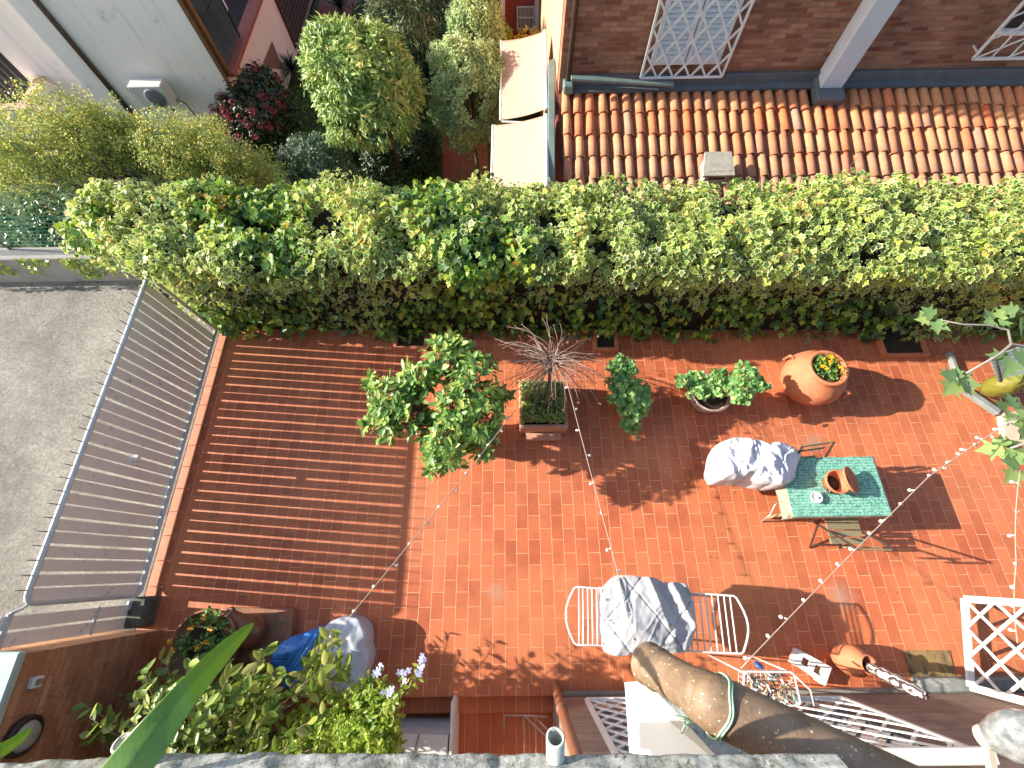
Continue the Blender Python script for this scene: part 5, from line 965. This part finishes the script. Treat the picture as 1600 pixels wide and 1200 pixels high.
def clothes_corner():
    # upright closed parasol in a terracotta jar
    b = az(1343, 1036, .12); b.z = 0; tp = az(1368, 1042, .5); b = Vector((tp.x-.08, tp.y+.02, 0)); tilt = Vector((.15, -.03, 1)); t = thing('parasol_jar', 'round terracotta jar by the house wall holding a closed patterned parasol', 'jar', b); m = MB()
    m.lathe([(0, .0), (.07, .0), (.12, .07), (.16, .19), (.15, .30), (.10, .38), (.08, .41), (.10, .44), (.085, .445), (.065, .41), (.065, .3), (0, .28)], b, 40, tilt, .006); m.build('jar_body', M_TERRA, t)
    p0 = b+tilt.normalized()*.36; p1 = az(1449, 1089, 1.25); mt, tt, n, l, p = nt('striped_cloth'); v = coords(tt, (1, 1, 1)); wv = n.new('ShaderNodeTexWave'); wv.inputs['Scale'].default_value = 9; wv.inputs['Distortion'].default_value = 6; wv.inputs['Detail'].default_value = 3; l.new(v, wv.inputs['Vector']); l.new(ramp(tt, wv.outputs['Fac'], [(.3, (.05, .035, .04)), (.5, (.30, .24, .24)), (.8, (.55, .50, .48))]), p.inputs['Base Color']); p.inputs['Roughness'].default_value = .8
    P = thing('closed_parasol', 'closed brown and cream patterned parasol standing upright in the terracotta jar', 'parasol', p0); m = MB(); k = 14; pts = [p0.lerp(p1, u) for u in np.linspace(.12, .97, k)]; rad = [.036+.020*sin(i*1.9)*(.5)+.022*sin(pi*i/(k-1)) for i in range(k)]
    m.tube(pts, rad, 14); m.build('wrapped_canopy', mt, P); m = MB(); m.tube([p0, p0.lerp(p1, .14)], .018, 10); m.tube([p0.lerp(p1, .96), p1], .009, 8); m.build('pole', M_IRON, P)
    # white plastic tray with two square holes
    z = .16; a, b_, c, d = az(1247, 1014, z), az(1300, 1043, z), az(1290, 1072, z), az(1239, 1036, z); t = thing('plastic_crate_lid', 'white plastic block with two square openings lying on the tiles', 'plastic tray', (a.x, a.y, 0)); q = lambda u, v: a.lerp(b_, u).lerp(d.lerp(c, u), v)
    m = MB(); us = [0, .2, .42, .58, .8, 1]; vs = [0, .28, .72, 1]
    for i in range(5):
        for j in range(3):
            if i in (1, 3) and j == 1: continue
            A, B, C, D = q(us[i], vs[j]), q(us[i+1], vs[j]), q(us[i+1], vs[j+1]), q(us[i], vs[j+1]); m.slab(D, C, B, A, .03 if 0 < i < 4 else .1)
    m.build('tray_body', M_WHITE, t); m = MB(); 
    for i in (1, 3): A, B, C, D = q(us[i], .28), q(us[i+1], .28), q(us[i+1], .72), q(us[i], .72); dz = Vector((0, 0, -.06)); m.quad(D+dz, C+dz, B+dz, A+dz)
    m.build('hole_bottom', M_TERRA_OLD, t)
    # clothes peg basket on a small white stand
    z = 1.0; TL, TR, BR, BL = az(1163, 1050, z), az(1240, 1050, z), az(1252, 1103, z), az(1160, 1103, z); t = thing('wire_basket', 'white wire basket on thin legs, heaped with clothes pegs beside the brown pipe', 'basket', (TL.x, TL.y, 0)); Q = lambda u, v, dz=0: TL.lerp(TR, u).lerp(BL.lerp(BR, u), v)+Vector((0, 0, dz)); wt = M_WHITE
    m = MB(); m.tube([Q(.06, 0), Q(.94, 0), Q(1, .08), Q(1, .92), Q(.94, 1), Q(.06, 1), Q(0, .92), Q(0, .08)], .009, 8, closed=True); m.build('rim', wt, t); m = MB()
    for u in np.linspace(.05, .95, 11): m.tube([Q(u, 0), Q(u, .04, -.16), Q(u, .96, -.16), Q(u, 1)], .0028, 5)
    for v in np.linspace(.05, .95, 7): m.tube([Q(0, v), Q(.03, v, -.16), Q(.97, v, -.16), Q(1, v)], .0028, 5)
    m.build('wire_mesh', wt, t)
    for (u, v) in ((.02, .05), (.98, .05), (.98, .95), (.02, .95)): p = Q(u, v); m = MB(); m.tube([p, Vector((p.x*1.02, p.y, .01))], .008, 6); m.build('leg', wt, t)
    m = MB(); m.tube([Q(1, .1), Q(1.18, .5, .05), Q(1.2, .98, .02)], .007, 6); m.build('side_arm', wt, t); m = MB(); e = Q(.3, 0); m.lathe([(.0, -.01), (.035, -.01), (.045, 0), (.035, .012), (0, .012)], e+Vector((.0, .06, .02)), 16, (.3, .8, .5)); m.build('blue_clip', mat('blue_plastic', (.03, .13, .40), (.02, .1, .32), 5, .4), t)
    cols = [mat('peg_wood', (.50, .33, .20), (.40, .26, .15), 30, .6), mat('peg_white', (.72, .72, .70), (.6, .6, .6), 30, .5), mat('peg_dark', (.06, .06, .07), (.1, .08, .08), 30, .6), mat('peg_teal', (.20, .38, .38), (.15, .3, .32), 30, .5)]
    for k in range(95):
        u, v = RG.uniform(.06, .94), RG.uniform(.08, .92); c = Q(u, v, -.11+RG.uniform(0, .11)); d = Vector(RG.normal(size=3)); d.z *= .45; d.normalize(); m = MB(); s = .036; w = d.orthogonal().normalized()
        m.bar(c-d*s, c+d*s+w*.006, .011, .007, w); m.bar(c-d*s+w*.013, c+d*s+w*.005, .011, .007, w)
        o = m.build('clothes_peg', cols[RG.choice(4, p=[.4, .33, .17, .10])]); cn = ('wooden', 'white', 'dark', 'teal')[cols.index(o.data.materials[0])]; tag(o, cn+' clothes peg in the heap filling the white wire basket', 'clothes peg', cn+' clothes pegs heaped in the wire basket')
clothes_corner()
def string_lights():
    bm_ = mat('bulb_glass', (.78, .76, .70), (.7, .68, .62), 10, .2); wm = mat('pale_wire', (.42, .33, .27), (.34, .27, .22), 10, .6)
    def run(label, pts, n, sag=.06, skip=0):
        t = thing('string_lights', label, 'string lights', pts[0], 'strings of small bulbs above the terrace'); P = []
        for i in range(len(pts)-1):
            for k in range(16): u = k/16; q = pts[i].lerp(pts[i+1], u); q = q-Vector((0, 0, sag*4*u*(1-u))); P.append(q)
        P.append(pts[-1]); m = MB(); m.tube(P, .0042, 5); m.build('wire', wm, t); L = len(P)-1; first = None
        for k in range(n):
            x = (k+.5)/n*L; i = int(x); q = P[i].lerp(P[i+1], x-i); s = 1 if k % 2 else -1; d = Vector((.02*s+RG.normal()*.012, .012*RG.normal(), -.02)); m = MB(); m.tube([q, q+d*.5], .005, 6); m.lathe([(0, -.016), (.009, -.012), (.0145, 0), (.011, .011), (0, .016)], q+d, 10, d); m.build('bulb', bm_, t)
    run('string of small white bulbs running from the bare shrub toward the lower left', [az(806, 640, 1.25), az(538, 974, 2.1)], 12)
    run('string of small white bulbs running from the bare shrub down to the grey duvet', [az(884, 590, 1.2), az(963, 886, 2.1), az(992, 1008, 2.4)], 14, .02)
    run('string of small white bulbs crossing diagonally in front of the green table', [az(1158, 1044, 2.4), az(1452, 744, 2.2), az(1592, 650, 2.2)], 23, .02)
    run('string of small white bulbs hanging along the right edge of the view', [az(1594, 735, 2.2), az(1588, 880, 2.2), az(1590, 1005, 2.2)], 7, .02)
string_lights()
def fig():
    t = thing('fig_tree', 'fig branches with big lobed leaves reaching in from the right edge', 'tree', az(1720, 640, 0)); m = MB(); z = 2.2; base = az(1720, 640, 0)
    Pn = lambda *a: az(*a)
    m.tube([base, Pn(1700, 610, 1.6), Pn(1620, 545, 2.1), Pn(1580, 538, 2.2), Pn(1560, 555, 2.2), Pn(1510, 583, 2.2)], [.06, .04, .018, .014, .012, .009], 7); m.tube([Pn(1580, 538, 2.2), Pn(1575, 515, 2.25), Pn(1545, 508, 2.3), Pn(1505, 507, 2.3), Pn(1470, 500, 2.3)], [.012, .011, .01, .008, .004], 7); m.tube([Pn(1700, 610, 1.6), Pn(1640, 680, 2.0), Pn(1580, 700, 2.1)], [.03, .02, .01], 7)
    m.build('branches', mat('fig_bark', (.34, .31, .27), (.25, .23, .20), 14, .8), t); pp = []; dd = []
    def rosette(px, py, z, n, ts):
        o = az(px, py, z)
        for k in range(n): a = k*2.4+ts; d = Vector((cos(a), sin(a), -.1)); pp.append(o+d*.03+Vector((0, 0, -.012*k))); dd.append(d*4)
    for q in ((1462, 498, 2.3, 6, 2.2), (1560, 500, 2.3, 4, 1.), (1595, 490, 2.35, 4, .2), (1500, 592, 2.2, 6, 2.8), (1585, 560, 2.2, 3, 4.), (1585, 640, 2.1, 5, 1.5), (1580, 700, 2.1, 6, 2.), (1600, 730, 2.1, 5, .7), (1610, 670, 2.1, 5, .7)): rosette(*q)
    m = len(pp); leaves('foliage', leafmat('fig_leaf', G_((0, (.11, .22, .08)), (.6, (.22, .36, .13)), (1, (.34, .46, .15))), None, .5, .3), pp, np.tile([0, 0, 1.], (m, 1)), .165, FIG, t, .35, np.array([tuple(d) for d in dd]), .1)
    for (q, zz, r, lab) in (((1500, 655), .10, 0, 0),): pass
    a, b = az(1503, 607, .08), az(1560, 646, .08); m = MB(); m.bar(a, b, .11, .09, bev=.02); m.bar(az(1482, 550, .08), az(1500, 600, .08), .08, .08, bev=.02); tag(m.build('concrete_kerb', mat('pale_cement', (.26, .28, .27), (.18, .20, .19), 7, .9, .004)), 'pale grey concrete kerb pieces on the floor below the fig branches', 'kerb')
    m = MB(); m.prism([tuple(az(*q, 0))[:2] for q in ((1556, 648), (1640, 640), (1640, 700), (1562, 690))][::-1], .004, .09); tag(m.build('stone_slab', mat('cream_slab', (.62, .50, .36), (.52, .42, .3), 6, .85, .004)), 'sunlit cream stone slab at the right edge beside the fig leaves', 'slab')
    m = MB(); c = az(1566, 602, .35); m.grid(lambda u, v: c+Vector((.17*sin(pi*v)*cos(2*pi*u), .15*sin(pi*v)*sin(2*pi*u), .26*cos(pi*v)))*(1+.13*mn.noise(Vector((4*cos(2*pi*u)*sin(pi*v), 4*sin(2*pi*u)*sin(pi*v), 4*cos(pi*v))))), 40, 24); tag(m.build('yellow_sack', mat('yellow_sack', (.19, .18, .02), (.14, .13, .015), 5, .6, .004)), 'bulging yellow sack below the slatted panel near the right edge', 'sack')
    g = thing('slatted_panel', 'grey-green slatted wooden panel leaning behind the yellow sack at the right edge', 'panel', az(1600, 590, .1)); A, B, C, D = az(1548, 560, .75), az(1640, 525, .95), az(1650, 615, .55), az(1562, 604, .4)
    for k in range(9): u = k/8.6; v = u+.085; m = MB(); m.slab(A.lerp(D, v), B.lerp(C, v), B.lerp(C, u), A.lerp(D, u), .02); m.build('slat', mat('grey_green_wood', (.26, .31, .30), (.20, .245, .24), 8, .7), g)
    m = MB(); m.bar(A.lerp(B, .1)-Vector((0, 0, .03)), D.lerp(C, .1)-Vector((0, 0, .03)), .04); m.bar(A.lerp(B, .9)-Vector((0, 0, .03)), D.lerp(C, .9)-Vector((0, 0, .03)), .04); m.build('frame', M_IRON, g)
fig()
def lower_left():
    # low terracotta plinth, jar, and big pot with pansies
    a, b, c, d = az(352, 950, .1), az(458, 950, .1), az(452, 1035, .1), az(352, 1035, .1); m = MB(); m.prism([(d.x, d.y), (c.x, c.y), (b.x, b.y), (a.x, a.y)], .0, .1); tag(m.build('clay_slab', M_TERRA_OLD), 'low square clay slab on the terrace behind the pansy pot', 'slab')
    b = az(318, 1008, .42); b.z = 0; t = thing('round_pot', 'very wide round terracotta pot with a thin rim at the lower left, planted with pansies', 'pot', b); pot(MB(), b, .36, .46, .26, .03).build('pot_body', M_TERRA_OLD, t); soil(t, b, .33, .39)
    q = thing('pansy_plant', 'orange and yellow pansies in the wide round pot at the lower left', 'flowers', b+Vector((0, 0, .4))); n = 560; r = .30*np.sqrt(RG.uniform(size=n)); a_ = RG.uniform(0, 2*pi, n); P = np.stack([b.x+.04+r*np.cos(a_), b.y+.06+r*np.sin(a_), .43+RG.uniform(0, .1, n)], 1); P = P[fnoise(P, 6) > -.02]
    leaves('foliage', leafmat('pansy_leaf_low', G_((0, (.05, .16, .04)), (1, (.22, .40, .09))), None, .5, .3), P, np.tile([0, 0, 1], (len(P), 1)), .055, OVAL, q, .9); flowers(q, [(b.x+x, b.y+y, .56) for x, y in ((.02, .28), (-.1, .18), (.13, .17), (.1, .04), (-.24, -.03), (.2, -.08), (.02, .0), (-.3, .05))], ((.8, .30, .01), (.85, .5, .02)), .035)
    b = az(392, 990, .2); t = thing('brown_jar', 'brown glazed jar with a narrow neck lying against the clay slab beside the wide pot', 'jar', (b.x, b.y, .1)); e = az(356, 956, .42); d = (e-b).normalized(); L = (e-b).length; m = MB()
    m.lathe([(0, -.12), (.12, -.11), (.19, .0), (.18, .10), (.10, .2), (.062, L*.85), (.075, L), (.055, L), (.045, L*.8), (0, L*.7)], b, 32, d); m.build('jar_body', mat('brown_glaze', (.30, .12, .05), (.14, .06, .035), 4, .35), t)
    # plastic sacks
    blue = mat('blue_plastic_sheet', (.05, .24, .66), (.03, .15, .50), 5, .35); gp = mat('grey_plastic_sheet', (.52, .56, .64), (.42, .46, .54), 5, .4)
    cloth_pile('blue_sack', 'crumpled bright blue plastic sack on the floor behind the leafy shrub', 'plastic sack', [(430, 1030), (445, 1005), (478, 993), (520, 985), (532, 1010), (520, 1050), (485, 1085), (440, 1060)], .2, .12, blue, 5.5, .2, (.05, .03), 50)
    cloth_pile('grey_sack', 'crumpled pale grey-blue plastic sheet lying against the bright blue sack', 'plastic sheet', [(505, 985), (535, 966), (562, 968), (572, 1010), (570, 1050), (560, 1085), (520, 1085), (500, 1060), (512, 1020)], .22, .10, gp, 2.2, .2, (.05, .03), 50)
    # tall leafy shrub rising below the ledge
    lm = leafmat('pointed_leaf', G_((0, (.08, .16, .02)), (.5, (.20, .31, .04)), (.85, (.40, .48, .10)), (1, (.54, .56, .22))), None, .4, .35)
    base = Vector((-2.9, -1.75, 0)); t = thing('leafy_shrub', 'tall loose shrub with pointed yellow-green leaves at the lower left, in front of the ledge', 'shrub', base); m = MB(); pp = []; nn = []; dd = []
    tips = [(215, 1045), (255, 1030), (262, 1068), (300, 1035), (240, 1100), (205, 1130), (180, 1150), (140, 1115), (330, 1080), (380, 1060), (410, 1020), (515, 1000), (520, 1030), (545, 1040), (420, 1070), (425, 1100), (395, 1100), (360, 1120), (330, 1150), (300, 1130), (280, 1160), (420, 1130), (460, 1140), (500, 1110), (385, 1150), (240, 1155), (350, 1050), (310, 1060), (400, 1045), (430, 1050), (370, 1085), (455, 1165), (520, 1150), (345, 1100), (410, 1160), (265, 1130), (225, 1085), (320, 1110), (440, 1125), (150, 1140), (205, 1100), (290, 1090)]
    for i, (x, y) in enumerate(tips*4):
        z = 1.35+RG.uniform(-.35, .35)-(i//len(tips))*.28; tip = az(x+RG.normal()*7, y+RG.normal()*7, z); r = base+Vector((RG.normal()*.08, RG.normal()*.08, .3)); mid = r.lerp(tip, .6)+Vector((0, -.05, .15)); pts = [r, r.lerp(mid, .5)+Vector((0, 0, .1)), mid, mid.lerp(tip, .5)+Vector((0, 0, .03)), tip]; m.tube(pts, [.014, .010, .007, .005, .003], 5)
        d = (tip-mid).normalized(); s = d.orthogonal().normalized(); s2 = d.cross(s)
        for j in range(13): 
            a = j*1.57+(j//2)*.8; out = s*cos(a)+s2*sin(a); q = tip-d*(.045*j); pp.append(q); dd.append(out*.9+d*1.0); nn.append(d-out*.4+Vector((0, 0, .9)))
    m.build('stems', mat('shrub_stem', (.20, .15, .09), (.14, .10, .07), 15, .8), t); leaves('foliage', lm, pp, nn, .108, OVAL, t, .35, np.array([tuple(d) for d in dd])*2, .25, None, None, .4)
    p = thing('shrub_pot', 'terracotta pot under the tall leafy shrub below the ledge', 'pot', base); pot(MB(), base, .28, .4).build('pot_body', M_TERRA, p)
    # plumbago
    lm = leafmat('plumbago_leaf', G_((0, (.14, .25, .03)), (.6, (.30, .44, .06)), (1, (.45, .52, .10))), None, .45, .4); base = Vector((-1.75, -1.6, 0)); t = thing('plumbago', 'light green shrub with small leaves and pale blue flowers beside the grey plastic sheet', 'shrub', base); pp = []; nn = []; m = MB()
    for (x, y, z, r, n) in ((585, 1130, 1.1, .26, 70), (560, 1150, 1.2, .24, 60), (600, 1095, 1.1, .16, 34), (570, 1085, 1.05, .15, 30), (520, 1130, 1.0, .25, 50), (480, 1150, .9, .25, 40), (595, 1160, 1.3, .2, 40)):
        o = az(x, y, z); P, N, C = clusters(o, (r, r, r), int(n*1.6), 12, .05, .1, -.8); pp.append(P); nn.append(N)
        for c in C[::9]: c = Vector(c); m.tube([base, base.lerp(c, .6)+Vector((0, 0, .12)), c], [.008, .005, .002], 4)
    fl = []; arcs = [((610, 1095), (628, 1070), (632, 1052)), ((615, 1110), (640, 1070), (655, 1048)), ((600, 1085), (592, 1062), (590, 1047)), ((605, 1115), (615, 1090), (607, 1080)), ((625, 1090), (650, 1060), (658, 1030))]
    for arc in arcs:
        q = [az(*p_, 1.35+.04*i) for i, p_ in enumerate(arc)]; m.tube(q, [.005, .004, .003], 4)
        for k in range(16): u = RG.uniform(0, 1)*1.6; i = min(int(u), 1); c = q[i].lerp(q[i+1], u-i); P = np.array(c)[None]+RG.normal(size=(1, 3))*.02; pp.append(P); nn.append(np.array([[0, 0, 1.]]))
        fl.append(q[2])
    m.build('stems', M_TWIG, t); leaves('foliage', lm, np.concatenate(pp), np.concatenate(nn), .055, OVAL, t, .8, None, .2)
    flowers(t, [tuple(f+Vector(RG.normal(size=3)*.022)) for f in fl for _ in range(6)], ((.50, .56, .85), (.66, .70, .90)), .026)
lower_left()
def stair_things():
    z = .28; A, B, C, D = az(604, 1146, z), az(700, 1149, z), az(697, 1215, z), az(560, 1215, z); t = thing('white_cabinet', 'low white cabinet standing on the lower landing next to the ledge', 'cabinet', (A.x, A.y, -.35)); m = MB()
    m.add([D, C, B, A]+[Vector((v.x, v.y, -.35)) for v in (D, C, B, A)], [(0, 1, 2, 3), (7, 6, 5, 4), (0, 4, 5, 1), (1, 5, 6, 2), (2, 6, 7, 3), (3, 7, 4, 0)]); m.build('cabinet_body', mat('cabinet_white', (.72, .69, .68), (.62, .60, .59), 4, .5), t)
    m = MB(); u = A.lerp(B, .53); v = D.lerp(C, .55); m.bar(u+Vector((0, 0, .006)), v+Vector((0, 0, .006)), .014, .012); m.build('lid_joint', M_CONC, t)
    m = MB(); m.bar(B+Vector((.035, .30, -.30)), C+Vector((.035, 0, -.30)), .03, .62, bev=.003); m.build('open_door', M_WHITE, t)
    t = thing('folded_clothes_horse', 'thin folded metal frame leaning beside the brown downpipe on the landing', 'metal frame', az(835, 1140, -.3)); im = mat('pinkish_metal', (.45, .30, .26), (.35, .22, .19), 9, .4)
    for q in (((818, 1118, .3), (820, 1180, -.1)), ((836, 1120, .3), (838, 1180, -.1)), ((820, 1119, .35), (853, 1150, .6)), ((833, 1119, .3), (856, 1140, .6)), ((788, 1119, .1), (786, 1160, -.2))): m = MB(); m.tube([az(*q[0]), az(*q[1])], .009, 7); m.build('rod', im, t)
    m = MB(); m.tube([az(788, 1118, .15), az(820, 1118, .35), az(855, 1120, .45)], .009, 7); m.build('top_rod', im, t)
stair_things()
